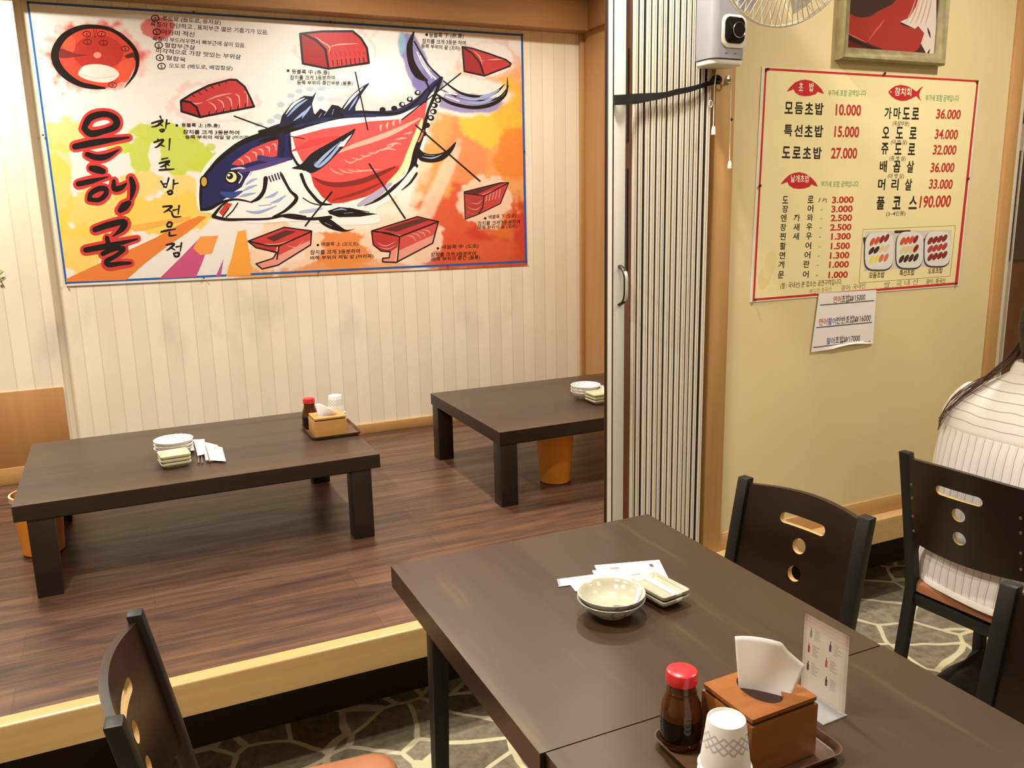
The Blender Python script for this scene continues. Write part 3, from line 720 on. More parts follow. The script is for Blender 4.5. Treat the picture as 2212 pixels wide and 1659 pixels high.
# ------------------------------------------------------------------ fish banner on the wallpaper wall
bn = thing('wall_banner', 'wide painted tuna cuts banner with blue border pinned on the striped wallpaper', 'banner', tuple(on_y(640, 590, YB)))
YBN = YB-.004
rng = np.random.RandomState(3)
_lat = rng.rand(64, 64)
def vnoise(x, y):
    xi = np.floor(x).astype(int); yi = np.floor(y).astype(int); fx = x-xi; fy = y-yi
    fx = fx*fx*(3-2*fx); fy = fy*fy*(3-2*fy); g = lambda a, b: _lat[a % 64, b % 64]
    return (g(xi, yi)*(1-fx)+g(xi+1, yi)*fx)*(1-fy)+(g(xi, yi+1)*(1-fx)+g(xi+1, yi+1)*fx)*fy
def fbm(x, y): return (vnoise(x, y)+.5*vnoise(2*x+9, 2*y+5)+.25*vnoise(4*x+3, 4*y+17)+.13*vnoise(8*x, 8*y))/1.88-.5
def bg(x, y):
    c = np.empty(x.shape+(3,)); c[:] = S(243, 239, 235)
    n1 = fbm(x/46, y/46); n2 = fbm(x/17+31, y/17+7)
    def blob(cx, cy, rx, ry, col, a=.9, soft=.18, amp=.9, fine=.35, rot=0):
        t = math.radians(rot); dx = (x-cx); dy = (y-cy); u = (dx*math.cos(t)+dy*math.sin(t))/rx; v = (-dx*math.sin(t)+dy*math.cos(t))/ry
        r = np.sqrt(u*u+v*v)+n1*amp+n2*fine
        m = np.clip((1+soft/2-r)/soft, 0, 1); m = m*m*(3-2*m)*a
        c[:] = c*(1-m[..., None])+np.array(S(*col))*m[..., None]
    # lower left yellows and greens
    for a in ((150, 292, 62, 34, .75), (118, 430, 34, 90, .85), (170, 535, 80, 52, .9), (128, 350, 26, 40, .6), (365, 462, 92, 40, .95), (300, 405, 46, 32, .8), (215, 470, 70, 60, .85), (395, 420, 30, 40, .8)):
        blob(*a[:4], (248, 212, 92), a[4], .14, 1.0, .5)
    for a in ((325, 285, 66, 20), (300, 322, 24, 46), (405, 335, 54, 34), (455, 352, 46, 24), (262, 315, 30, 18)): blob(*a, (200, 218, 84), .95, .12, .9, .5)
    for px, py in ((495, 318), (455, 318), (420, 300)): blob(px, py, 11, 9, (196, 214, 96), .9, .2, .3, .2)
    # blue dots near the back fins
    for px, py in ((612, 275), (600, 252), (606, 226), (628, 207), (646, 197), (670, 192), (694, 192), (693, 213), (716, 216), (730, 216), (560, 270), (585, 262), (545, 288)): blob(px, py, 9, 6, (176, 194, 214), .85, .2, .2, .2)
    blob(555, 281, 9, 4.5, (92, 76, 140), .9, .2, .2, .2)
    # right side: peach, orange, yellow, red
    blob(905, 430, 170, 150, (250, 226, 196), .9, .5, .6, .2); blob(1075, 390, 165, 260, (240, 166, 92), .95, .30, .5, .3); blob(1010, 330, 42, 80, (242, 140, 96), .7, .5, .6, .3)
    blob(1062, 262, 62, 58, (250, 206, 80), .95, .25, .8, .4); blob(1095, 225, 30, 60, (248, 190, 70), .9, .3, .6, .4); blob(1110, 330, 40, 55, (240, 140, 60), .9, .35, .7, .4)
    blob(1030, 500, 130, 100, (224, 92, 62), .95, .25, .7, .5); blob(1100, 520, 80, 90, (212, 66, 54), .9, .3, .8, .5); blob(960, 545, 70, 40, (226, 92, 60), .9, .3, .7, .4); blob(1075, 460, 40, 50, (236, 126, 62), .8, .5, .8, .5)
    blob(1060, 545, 60, 25, (232, 112, 66), .7, .5, .8, .5)
    blob(885, 330, 24, 120, (253, 249, 244), .9, .5, .5, .2, 8); blob(940, 420, 16, 120, (248, 226, 200), .7, .5, .5, .3, 25); blob(1005, 205, 95, 42, (248, 240, 236), .95, .3, .5, .3)
    blob(800, 218, 90, 32, (246, 208, 208), .8, .7, .5, .2); blob(830, 160, 60, 50, (253, 250, 250), .8, .7, .5, .2); blob(830, 470, 60, 30, (250, 240, 226), .9, .5, .5, .2)
    # bottom middle oranges
    blob(735, 540, 80, 40, (236, 138, 66), .95, .18, .6, .5); blob(700, 585, 110, 26, (238, 150, 76), .9, .3, .6, .5); blob(545, 575, 50, 40, (240, 164, 70), .85, .3, .7, .4); blob(830, 575, 60, 18, (240, 160, 90), .8, .4, .6, .4)
    blob(600, 500, 30, 26, (244, 168, 90), .6, .5, .8, .5)
    # red watercolour halo around the round diagram, splash behind the first line
    blob(206, 122, 112, 80, (246, 196, 190), .95, .16, .5, .45); blob(206, 124, 98, 70, (236, 140, 130), .85, .2, .5, .55); blob(200, 118, 92, 66, (222, 92, 84), .75, .2, .5, .6)
    blob(338, 60, 36, 24, (222, 100, 96), .9, .12, .5, .4); blob(350, 70, 20, 14, (206, 70, 70), .6, .4, .6, .6)
    # purple shade around the tail
    blob(893, 125, 26, 70, (140, 138, 196), .95, .2, .4, .3, -18); blob(925, 178, 34, 26, (128, 124, 188), .95, .25, .4, .3); blob(1010, 222, 78, 20, (140, 136, 196), .9, .25, .4, .3, 4); blob(868, 92, 9, 26, (150, 190, 222), .9, .35, .4, .3)
    # pale splash edges around the cut pieces
    for a in ((470, 222, 92, 46), (722, 108, 92, 52), (1052, 130, 62, 44)):
        blob(*a, (240, 196, 194), .55, .12, .7, .8); blob(a[0], a[1], a[2]*.88, a[3]*.86, (246, 242, 240), .95, .12, .4, .3)
    for a in ((612, 535, 84, 48), (876, 520, 86, 54), (1050, 435, 58, 52)): blob(*a, (250, 224, 200), .85, .14, .5, .5)
    g = fbm(x/5, y/5)[..., None]*.025
    return np.clip((c+g)*.93, 0, 1)
cs = [(58, 3), (1130, 73.5), (1139, 573), (142, 618)]
NU, NV = 420, 220
wc = [on_y(x, y, YBN) for x, y in cs]
uu, vv = np.meshgrid(np.arange(NU+1)/NU, np.arange(NV+1)/NV)
def blerp(k): return ((1-uu)*(1-vv)*wc[0][k]+uu*(1-vv)*wc[1][k]+uu*vv*wc[2][k]+(1-uu)*vv*wc[3][k])
X, Z = blerp(0), blerp(2)
# back to photo positions for the artwork function
d0 = X*CR.x+YBN*CR.y+(Z-CAMZ)*CR.z; d1 = X*CU.x+YBN*CU.y+(Z-CAMZ)*CU.z; d2 = X*CF.x+YBN*CF.y+(Z-CAMZ)*CF.z
colr = bg(1106+FPX*d0/d2, 829.5-FPX*d1/d2)
A = Art(YBN); mb = MB(); A.mb = mb
mb.v = [(float(X[j, i]), YBN, float(Z[j, i])) for j in range(NV+1) for i in range(NU+1)]
for j in range(NV):
    for i in range(NU):
        mb.f.append([j*(NU+1)+i, (j+1)*(NU+1)+i, (j+1)*(NU+1)+i+1, j*(NU+1)+i+1]); mb.m.append(0)
        mb.c.append([tuple(colr[j, i]), tuple(colr[j+1, i]), tuple(colr[j+1, i+1]), tuple(colr[j, i+1])])
BLUE, BK, NAVY, LB = S(36, 98, 178), S(30, 26, 28), S(40, 42, 92), S(150, 174, 218)
CROPS = {'A': (40, 0, 560/2212), 'B': (560, 0, 620/2212), 'C': (40, 220, 620/2212), 'D': (600, 220, 560/2212)}
def c_(k): A.crop(*CROPS[k])
A.crop(0, 0, 1); A.L = 1
for a, b_ in (((60, 5), (1127, 76)), ((1127.5, 76), (1136, 565)), ((1136, 565), (143, 611)), ((143, 611), (60, 5))): A.stroke([a, b_], 4.6, BLUE)
# sun rays from the mouth
c_('C'); A.L = 1
for p, col in (([(370, 1388), (365, 1365), (700, 1210), (1050, 1050), (1270, 930), (1390, 880), (1450, 885), (1300, 1010), (1150, 1110), (980, 1240), (830, 1372)], (228, 132, 66)),
               ([(1085, 1362), (1260, 1190), (1380, 1065), (1470, 1075), (1420, 1230), (1368, 1350)], (200, 88, 136)),
               ([(1380, 1065), (1400, 1040), (1540, 1030), (1490, 1170), (1400, 1180), (1345, 1130)], (240, 158, 84)),
               ([(1600, 1345), (1640, 1210), (1690, 1000), (1750, 985), (1780, 1180), (1790, 1335)], (240, 166, 70)),
               ([(1520, 1345), (1580, 1210), (1560, 1345)], (176, 96, 160)), ([(830, 960), (880, 950), (1330, 880), (1320, 910), (900, 1000)], (240, 178, 90))):
    A.poly(p, S(*col))
# round cross-section diagram
c_('A'); A.L = 1
A.ell((655, 490), 352, 268, S(216, 78, 62), 0, 48, .02); A.L = 2
A.ell((680, 450), 215, 150, S(186, 56, 52), 0, 32); A.poly([(342, 412), (480, 455), (585, 470), (470, 488), (350, 492)], S(128, 50, 50), True); A.poly([(905, 480), (950, 455), (1000, 450), (1000, 515), (940, 500)], S(90, 44, 46), True)
A.poly([(480, 330), (420, 300), (365, 380), (470, 440)], S(228, 98, 72), True); A.poly([(890, 520), (990, 500), (940, 680), (860, 690), (840, 590)], S(228, 92, 66), True)
A.L = 3; A.ell((672, 470), 34, 26, S(236, 150, 124)); A.poly([(510, 625), (560, 562), (680, 548), (800, 575), (858, 630), (820, 680), (740, 705), (620, 690), (540, 660)], S(240, 224, 216), True)
A.stroke([(640, 240), (652, 325), (665, 245)], 5, S(110, 34, 32)); A.stroke([(520, 630), (650, 665), (820, 650)], 7, S(222, 190, 180))
A.L = 4
A.stroke([(735, 752), (640, 742), (520, 715), (400, 640), (325, 540), (315, 430), (390, 310), (520, 240), (660, 228), (800, 258), (920, 340), (1000, 440), (1015, 540), (985, 640), (905, 746)], [16, 38, 46, 62, 68, 66, 58, 44, 34, 30, 34, 34, 30, 24, 6], BK)
def ring(c, rx, ry, w_, col): A.stroke([(c[0]+rx*math.cos(a), c[1]+ry*math.sin(a)) for a in [2*PI*k/12 for k in range(13)]], w_, col, 3)
for ch, cx, cy in (('1', 582, 290), ('1', 708, 290), ('2', 590, 358), ('2', 725, 365), ('3', 910, 415), ('5', 803, 725)):
    ring((cx, cy), 34, 22, 6, S(80, 24, 26)); d = 3 if ch == '1' else 9; A.text(ch, (cx-d, cy+14), (cx+d, cy+15), 28, S(80, 24, 26), .01)
for ch, cx, cy in (('1', 1166, 156), ('2', 1180, 272), ('3', 1196, 386), ('4', 1207, 492), ('5', 1221, 565)):
    ring((cx, cy), 32, 25, 9, BK); d = 4 if ch == '1' else 10; A.text(ch, (cx-d, cy+18), (cx+d, cy+19), 34, BK, .02)
for st, x0, y0, x1, y1, h in (('주도로 (등도로, 등지살)', 1225, 182, 1725, 218, 50), ('육질이 단단하고 , 표피부근 엷은 기름기가 있음.', 1125, 228, 2130, 300, 50), ('아카미 적신', 1218, 295, 1500, 318, 50),
    ('육질이 부드러우면서 뼈부근에 살이 있음.', 1142, 350, 1935, 408, 46), ('혈합부근살', 1245, 405, 1505, 428, 46), ('미각적으로 가장 맛있는 부위살', 1172, 452, 1895, 508, 48), ('혈합육', 1255, 510, 1425, 530, 44), ('오도로 (배도로, 배껍질살)', 1282, 585, 1825, 608, 50)):
    A.text(st, (x0, y0), (x1, y1), h, BK, .012, .12)
# meat blocks
MR, MD, ML = S(192, 62, 66), S(158, 44, 48), S(226, 164, 154)
def block(faces, outline, inner, hl, w_=11):
    A.L = 2
    for p, col in faces: A.poly(p, col)
    A.L = 3
    for q in hl: A.stroke(q, w_*.7, ML, taper='both')
    A.L = 4
    for q in [outline+[outline[0]]]+inner:
        for i in range(len(q)-1): A.stroke([q[i], q[i+1]], w_, BK)
c_('A')
block([([(1385, 860), (1480, 800), (1620, 730), (1800, 680), (1860, 682), (1930, 740), (1985, 850), (2010, 910), (1550, 1000), (1520, 915), (1465, 870)], MR), ([(1385, 860), (1465, 870), (1520, 915), (1550, 1000), (1390, 950)], MD)],
      [(1385, 860), (1480, 800), (1620, 730), (1800, 680), (1860, 682), (1930, 740), (1985, 850), (2010, 910), (1550, 1000), (1390, 950)], [[(1385, 860), (1465, 870), (1520, 915), (1550, 1000)]],
      [[(1600, 860), (1700, 820), (1820, 795)], [(1450, 850), (1500, 885), (1570, 875)]]+[[(1620+i*75, 870-i*22), (1670+i*70, 900-i*25), (1690+i*66, 955-i*12)] for i in range(5)], 18)
for i in range(6): A.stroke([(1480+i*55, 805-i*23), (1500+i*55, 825-i*23)], 8, BK).stroke([(1620+i*62, 985-i*13), (1630+i*62, 950-i*13)], 8, BK)
c_('B')
block([([(315, 260), (480, 242), (720, 240), (785, 295), (830, 370), (845, 485), (535, 530), (510, 380), (440, 310), (350, 262)], MR), ([(315, 260), (350, 262), (440, 310), (510, 380), (535, 530), (335, 490)], MD)],
      [(315, 260), (480, 242), (720, 240), (785, 295), (830, 370), (845, 485), (535, 530), (335, 490)], [[(330, 258), (440, 310), (510, 380), (535, 530)]], [[(530, 365), (600, 345), (660, 340), (760, 335)], [(430, 280), (480, 320), (540, 360), (535, 410)]], 17)
for i in range(8): A.stroke([(570+i*34, 505-i*3), (566+i*34, 465-i*3)], 7, BK).stroke([(560+i*36, 440-i*3), (550+i*36, 400)], 5, S(150, 40, 44))
block([([(1565, 360), (1640, 372), (1760, 410), (1900, 460), (1940, 490), (1930, 510), (1735, 585), (1700, 480), (1640, 410)], MR), ([(1565, 360), (1640, 410), (1700, 480), (1735, 585), (1580, 550)], MD)],
      [(1565, 360), (1640, 372), (1760, 410), (1900, 460), (1940, 490), (1930, 510), (1735, 585), (1580, 550)], [[(1565, 360), (1640, 410), (1700, 480), (1735, 585)]], [[(1650, 390), (1700, 440), (1720, 500)], [(1760, 462), (1820, 458), (1880, 458)], [(1700, 470), (1740, 465)]], 13)
c_('D'); BR = S(96, 48, 46)
block([([(1590, 768), (1900, 690), (1970, 690), (1760, 800), (1600, 790)], BR), ([(1800, 745), (1900, 700), (1965, 692), (1770, 798), (1690, 795)], MR), ([(1590, 780), (1760, 800), (1750, 900), (1710, 960), (1600, 1002)], S(176, 66, 62)), ([(1760, 800), (1970, 695), (1900, 868), (1710, 960), (1750, 900)], S(196, 70, 72))],
      [(1590, 768), (1900, 690), (1970, 690), (1900, 868), (1710, 960), (1600, 1002)], [[(1590, 780), (1760, 802), (1750, 900), (1710, 960)], [(1760, 802), (1970, 692)]], [[(1720, 802), (1780, 780), (1920, 725)], [(1620, 900), (1690, 920), (1735, 890)], [(1610, 940), (1680, 960)], [(1640, 860), (1700, 870), (1745, 840)]], 9)
for i in range(5): A.stroke([(1785+i*28, 800-i*14), (1775+i*28, 850-i*8)], 6, ML)
block([([(800, 1102), (1190, 980), (1370, 1022), (1040, 1150), (900, 1112)], MR), ([(900, 1090), (1200, 995), (1290, 1010), (1010, 1110)], BR), ([(800, 1105), (1040, 1150), (1020, 1240), (960, 1280), (880, 1272), (815, 1218)], S(186, 58, 58)), ([(960, 1280), (950, 1330), (895, 1335), (895, 1365), (1000, 1372), (1040, 1160), (1020, 1240)], S(230, 150, 138)), ([(1040, 1150), (1370, 1022), (1322, 1205), (1010, 1370)], S(206, 82, 80)), ([(1030, 1270), (1340, 1130), (1322, 1205), (1010, 1370)], S(232, 156, 144))],
      [(800, 1102), (1190, 980), (1370, 1022), (1322, 1205), (1010, 1370), (895, 1365), (895, 1335), (950, 1330), (960, 1280), (880, 1272), (815, 1218)], [[(800, 1102), (960, 1122), (1040, 1150), (1020, 1365)], [(1040, 1150), (1370, 1022)], [(890, 1115), (1000, 1140)]],
      [[(860, 1105), (960, 1120), (1060, 1140), (1200, 1085)], [(850, 1200), (920, 1230), (1010, 1190)], [(870, 1240), (940, 1255), (1010, 1220)]]+[[(1100+i*45, 1140-i*16), (1150+i*45, 1150-i*16), (1180+i*40, 1190-i*20)] for i in range(4)], 12)
A.crop(0, 0, 1)
block([([(536, 521), (614, 491), (673, 499), (606, 546), (553, 534)], S(200, 64, 62)), ([(575, 514), (616, 497), (640, 500), (592, 522)], BR), ([(536, 521), (602, 530), (598, 548), (553, 535)], S(180, 60, 58)), ([(553, 570), (590, 558), (598, 534), (606, 530), (600, 573), (566, 581)], S(232, 150, 138)), ([(602, 530), (673, 499), (671, 529), (600, 573)], S(206, 76, 74)), ([(601, 552), (672, 518), (671, 529), (600, 573)], S(232, 160, 148))],
      [(536, 521), (614, 491), (673, 499), (671, 529), (600, 573), (566, 581), (553, 570), (590, 558), (598, 545), (553, 535)], [[(536, 521), (580, 531), (603, 531), (598, 560)], [(603, 531), (673, 500)]], [[(556, 526), (580, 528), (606, 526), (640, 514)], [(620, 530), (640, 534), (655, 520)]], 3)
# ---- the fish
A.L = 1; WHT = S(246, 240, 238)
A.poly([(428, 452), (427, 392), (462, 336), (532, 284), (612, 262), (700, 250), (800, 246), (870, 244), (920, 205), (960, 200), (930, 262), (912, 330), (886, 388), (846, 430), (812, 452), (820, 480), (740, 486), (650, 478), (560, 482), (500, 476), (458, 462)], WHT, True)
A.L = 2
A.poly([(434, 452), (432, 402), (444, 377), (480, 340), (520, 310), (567, 288), (626, 270), (632, 345), (585, 356), (556, 356), (542, 370), (530, 388), (522, 404), (505, 415), (480, 434), (452, 452)], NAVY)
A.poly([(632, 296), (700, 278), (800, 262), (870, 257), (905, 232), (924, 214), (916, 262), (905, 300), (890, 345), (865, 380), (830, 405), (790, 425), (740, 437), (712, 437), (695, 425), (680, 395), (668, 372), (650, 345), (638, 320)], S(224, 86, 86))
c_('C'); A.L = 3
A.poly([(1640, 482), (1668, 455), (1800, 360), (1960, 296), (2004, 290), (1992, 420), (1900, 434), (1700, 492)], S(206, 74, 76))
for i in range(6): A.stroke([(1690+i*52, 440-i*24), (1722+i*52, 455-i*24), (1735+i*52, 490-i*26)] if i < 2 else [(1690+i*52, 425-i*20), (1728+i*50, 440-i*22), (1735+i*50, 478-i*20)], 15, S(238, 160, 156), taper='both')
c_('D')
A.poly([(285, 640), (400, 690), (560, 705), (740, 670), (950, 570), (1030, 545), (1035, 620), (910, 730), (750, 810), (560, 862), (450, 868), (370, 800), (310, 720)], S(196, 60, 54))
A.stroke([(300, 640), (390, 690), (520, 708), (700, 680), (860, 620), (1000, 555)], [6, 34, 44, 46, 40, 16], S(128, 46, 44)); A.stroke([(470, 840), (640, 790), (780, 740), (900, 680)], [8, 26, 24, 6], S(140, 48, 46))
A.poly([(1235, 140), (1222, 280), (1195, 400), (1110, 560), (990, 680), (925, 700), (1040, 570), (1110, 410), (1180, 240)], S(250, 228, 172), True)
A.L = 4
A.stroke([(470, 450), (640, 380), (820, 320), (1000, 250), (1215, 140)], [8, 34, 44, 40, 12], S(242, 172, 156))
for i in range(6): A.stroke([(560+i*70, 490-i*18), (620+i*70, 520-i*28), (690+i*66, 490-i*30)], 13, S(240, 164, 150), taper='both')
for i in range(4): A.stroke([(880+i*55, 250-i*20), (876+i*55, 215-i*18), (890+i*54, 190-i*16)], 17, S(244, 184, 164), taper='both').stroke([(860+i*70, 420-i*48), (930+i*66, 400-i*45), (1010+i*45, 410-i*50)], 14, S(242, 176, 160), taper='both')
for i in range(5): A.stroke([(440+i*75, 560+i*5), (490+i*75, 600-i*4), (560+i*80, 620-i*12)], 13, S(240, 160, 148), taper='both')
A.stroke([(120, 420), (300, 350), (520, 300)], [10, 60, 20], S(206, 70, 72))
# back, fins, tail in ink
c_('B'); A.L = 4
A.stroke([(0, 1040), (120, 1000), (300, 960), (500, 900), (760, 880), (1020, 872), (1140, 830), (1250, 760), (1340, 660), (1400, 600)], [30, 70, 84, 64, 48, 44, 50, 60, 44, 20], S(44, 48, 88))
A.L = 5
A.stroke([(0, 1015), (150, 985), (320, 930), (520, 885), (780, 862), (1060, 872), (1200, 790), (1290, 690)], [22, 40, 46, 26, 20, 20, 18, 10], BK); A.stroke([(0, 1090), (120, 1060), (200, 1020), (420, 960), (640, 910), (900, 900)], [14, 40, 30, 12, 8, 4], BK)
A.poly([(150, 985), (175, 890), (250, 795), (345, 738), (410, 742), (442, 704), (406, 800), (420, 870), (470, 920), (300, 960)], S(34, 38, 62))
A.poly([(410, 905), (470, 836), (520, 862), (560, 806), (612, 816), (655, 850), (650, 905)], S(30, 30, 44)); A.poly([(628, 866), (680, 772), (760, 692), (848, 640), (792, 722), (742, 822), (738, 884)], S(34, 38, 62), True)
A.L = 6
for q in ([(215, 900), (290, 820), (370, 765)], [(330, 910), (370, 850), (400, 815)], [(265, 930), (330, 880), (360, 850)]): A.stroke(q, 20, LB, taper='both')
for q in ([(205, 880), (270, 800), (350, 755)], [(650, 840), (720, 750), (800, 675)]): A.stroke(q, 20, S(238, 236, 238), taper='both')
for q in ([(690, 850), (730, 790), (760, 740)], [(500, 890), (520, 860)], [(560, 885), (575, 840)], [(460, 905), (480, 870)]): A.stroke(q, 14, LB, taper='both')
A.L = 5
A.stroke([(1190, 250), (1160, 350), (1170, 470), (1220, 570), (1290, 620)], [14, 46, 52, 60, 20], BK); A.stroke([(1196, 320), (1240, 400), (1310, 510), (1400, 600)], 12, BK); A.stroke([(1270, 600), (1300, 660), (1310, 700)], 14, BK)
for q in ([(1215, 400), (1260, 500), (1330, 600)], [(1240, 430), (1300, 540), (1360, 610)]): A.stroke(q, 10, S(236, 236, 244))
A.stroke([(1420, 625), (1550, 715), (1700, 745), (1820, 712), (1890, 650)], [10, 18, 22, 22, 6], BK); A.stroke([(1370, 730), (1480, 795), (1650, 828), (1800, 800), (1900, 722), (1912, 600)], [16, 24, 26, 30, 18, 5], BK)
A.stroke([(1400, 690), (1540, 750), (1700, 775), (1840, 755), (1925, 660)], [6, 14, 10, 14, 5], BK)
A.L = 6
for q in ([(1520, 745), (1660, 765), (1800, 735)], [(1600, 795), (1720, 790), (1830, 745)], [(1700, 745), (1790, 725), (1850, 690)]): A.stroke(q, 22, LB, taper='both')
for q in ([(1430, 715), (1520, 730)], [(1440, 745), (1540, 780)]): A.stroke(q, 10, S(230, 230, 240))
A.L = 5
A.stroke([(1405, 600), (1350, 740), (1300, 860), (1260, 1020), (1210, 1160), (1190, 1260)], [22, 26, 22, 34, 44, 48], BK); A.stroke([(1410, 610), (1330, 680), (1280, 790)], [10, 14, 8], BK)
for x, y in ((950, 845), (1040, 835), (1100, 805), (1160, 765), (1220, 715)): A.ell((x, y), 24, 20, BK)
for x, y in ((1378, 772), (1350, 812), (1342, 860), (1322, 908), (1290, 965), (1265, 1030)): A.ell((x, y), 26, 22, BK)
A.L = 6
for x, y in ((1105, 803), (1160, 762), (1222, 712), (1376, 772), (1342, 812), (1336, 862), (1320, 906)): A.ell((x, y), 11, 11, S(246, 244, 246))
A.stroke([(1265, 1010), (1245, 1060), (1228, 1090)], 14, S(226, 120, 100))
A.L = 5
A.poly([(250, 1296), (325, 1262), (405, 1180), (560, 1090), (685, 1020), (742, 994), (692, 1085), (600, 1185), (500, 1282), (405, 1334), (345, 1312)], S(32, 32, 42), True)
A.L = 6; A.poly([(420, 1262), (500, 1190), (590, 1118), (640, 1090), (580, 1190), (470, 1290)], LB, True); A.poly([(600, 1130), (690, 1050), (715, 1035), (650, 1130)], S(236, 222, 224)); A.L = 7
for q in ([(450, 1280), (540, 1190), (620, 1100)], [(400, 1290), (500, 1180), (560, 1130)], [(540, 1240), (600, 1160)]): A.stroke(q, 12, BK, taper='both')
A.L = 5; A.stroke([(228, 1050), (240, 1160), (290, 1260), (345, 1305)], [10, 14, 20, 24], BK); A.stroke([(170, 1040), (175, 1120), (182, 1240)], [60, 50, 8], S(36, 34, 66)); A.stroke([(0, 1215), (120, 1235), (240, 1220)], [40, 44, 10], S(70, 62, 120))
c_('D')
A.stroke([(1190, 395), (1165, 500), (1100, 600), (1000, 720), (870, 825), (740, 886)], [44, 46, 36, 30, 26, 6], BK); A.stroke([(1185, 610), (1130, 690), (1060, 750)], [20, 18, 8], BK); A.ell((1186, 545), 12, 16, BK)
A.poly([(1195, 388), (1245, 432), (1330, 446), (1430, 420), (1520, 340), (1482, 430), (1400, 500), (1290, 516), (1200, 486)], BK, True)
A.stroke([(200, 620), (240, 720), (300, 800), (370, 866), (460, 876)], [30, 26, 26, 26, 10], BK); A.stroke([(215, 820), (280, 860), (360, 882)], 10, BK)
A.poly([(425, 930), (520, 898), (620, 905), (760, 945), (850, 956), (700, 980), (520, 984), (440, 955)], BK); A.poly([(350, 1012), (440, 1000), (520, 1052), (585, 1092), (660, 1082), (560, 1108), (430, 1075)], BK, True)
A.stroke([(0, 968), (150, 990), (300, 998), (450, 985)], [14, 26, 26, 30], BK); A.stroke([(610, 905), (700, 925), (780, 940)], 6, BK); A.stroke([(690, 880), (800, 820), (960, 700)], [30, 60, 30], S(176, 172, 200))
A.stroke([(190, 940), (300, 925), (380, 908)], [20, 30, 12], S(176, 190, 224))
A.L = 6
for q in ([(1230, 470), (1320, 480), (1400, 450)], [(1250, 450), (1340, 462)], [(470, 930), (540, 915), (590, 925)], [(400, 1030), (460, 1060)], [(560, 950), (640, 945)]): A.stroke(q, 12, LB, taper='both')
A.stroke([(1130, 520), (1080, 620), (1000, 700)], [6, 22, 6], S(244, 240, 236))
# head
c_('C'); A.L = 5
A.stroke([(1408, 832), (1402, 720), (1418, 600), (1480, 515), (1560, 430), (1700, 325), (1850, 262), (2000, 225), (2110, 180)], [18, 20, 22, 26, 34, 38, 40, 40, 36], BK); A.stroke([(1408, 832), (1480, 820), (1570, 772), (1680, 752), (1800, 775)], [20, 26, 20, 16, 10], BK)
A.stroke([(1905, 590), (1892, 680), (1850, 742), (1790, 772)], [36, 30, 30, 10], BK); A.stroke([(2025, 560), (2090, 680), (2142, 745), (2060, 835), (1960, 885)], [24, 20, 30, 22, 10], BK)
for i in range(5): A.stroke([(1930+i*22, 575-i*8), (1945+i*22, 612-i*6)], 11, S(50, 44, 80))
A.stroke([(1500, 882), (1600, 905), (1750, 905), (1930, 900), (2080, 870), (2212, 885)], [26, 22, 18, 16, 18, 14], BK); A.stroke([(1500, 880), (1560, 805), (1610, 770)], [26, 18, 10], BK)
A.poly([(1545, 850), (1600, 778), (1648, 785), (1600, 850), (1570, 880)], S(196, 66, 56)); A.stroke([(1600, 888), (1650, 840), (1690, 780)], 10, BK); A.stroke([(1570, 890), (1620, 820)], 8, BK)
for q in ([(1750, 640), (1790, 610), (1840, 590)], [(1720, 690), (1780, 660), (1840, 640)], [(1700, 730), (1760, 715), (1830, 700)], [(1900, 740), (1960, 720), (2000, 690)], [(1940, 780), (2000, 760), (2060, 720)], [(1750, 840), (1850, 850), (1990, 800)], [(1850, 800), (1950, 790)], [(1780, 570), (1800, 540)]): A.stroke(q, 22, LB, taper='both')
A.stroke([(1640, 520), (1720, 510), (1800, 540)], [10, 16, 8], S(196, 196, 224)); A.stroke([(1560, 700), (1640, 720), (1720, 690)], [20, 50, 14], S(62, 76, 140)); A.stroke([(1700, 540), (1860, 500), (2060, 450)], [20, 40, 20], S(84, 66, 130))
A.L = 6; A.ell((1640, 580), 44, 44, S(238, 226, 168)); A.ell((1430, 615), 26, 40, S(200, 164, 70), 20); A.L = 7
ring((1640, 580), 46, 46, 10, BK); A.ell((1628, 572), 26, 26, BK); ring((1430, 615), 28, 42, 12, BK)
A.stroke([(1690, 545), (1722, 575), (1700, 625)], 9, S(236, 232, 226)); A.stroke([(1672, 535), (1704, 570), (1680, 620)], 7, BK)
A.L = 8; A.ell((1620, 566), 10, 10, S(250, 250, 250))
# pointer lines
A.L = 8
c_('A'); A.stroke([(1840, 990), (2170, 1112)], 11, BK)
c_('B'); A.stroke([(740, 556), (836, 1000)], 10, BK); A.stroke([(1552, 565), (1102, 920)], 10, BK); A.stroke([(1205, 965), (1700, 1395)], 12, BK); A.stroke([(240, 1050), (350, 1070)], 6, BK)
c_('D'); A.stroke([(780, 530), (1085, 992)], 14, BK); A.stroke([(460, 770), (235, 1056)], 14, BK)
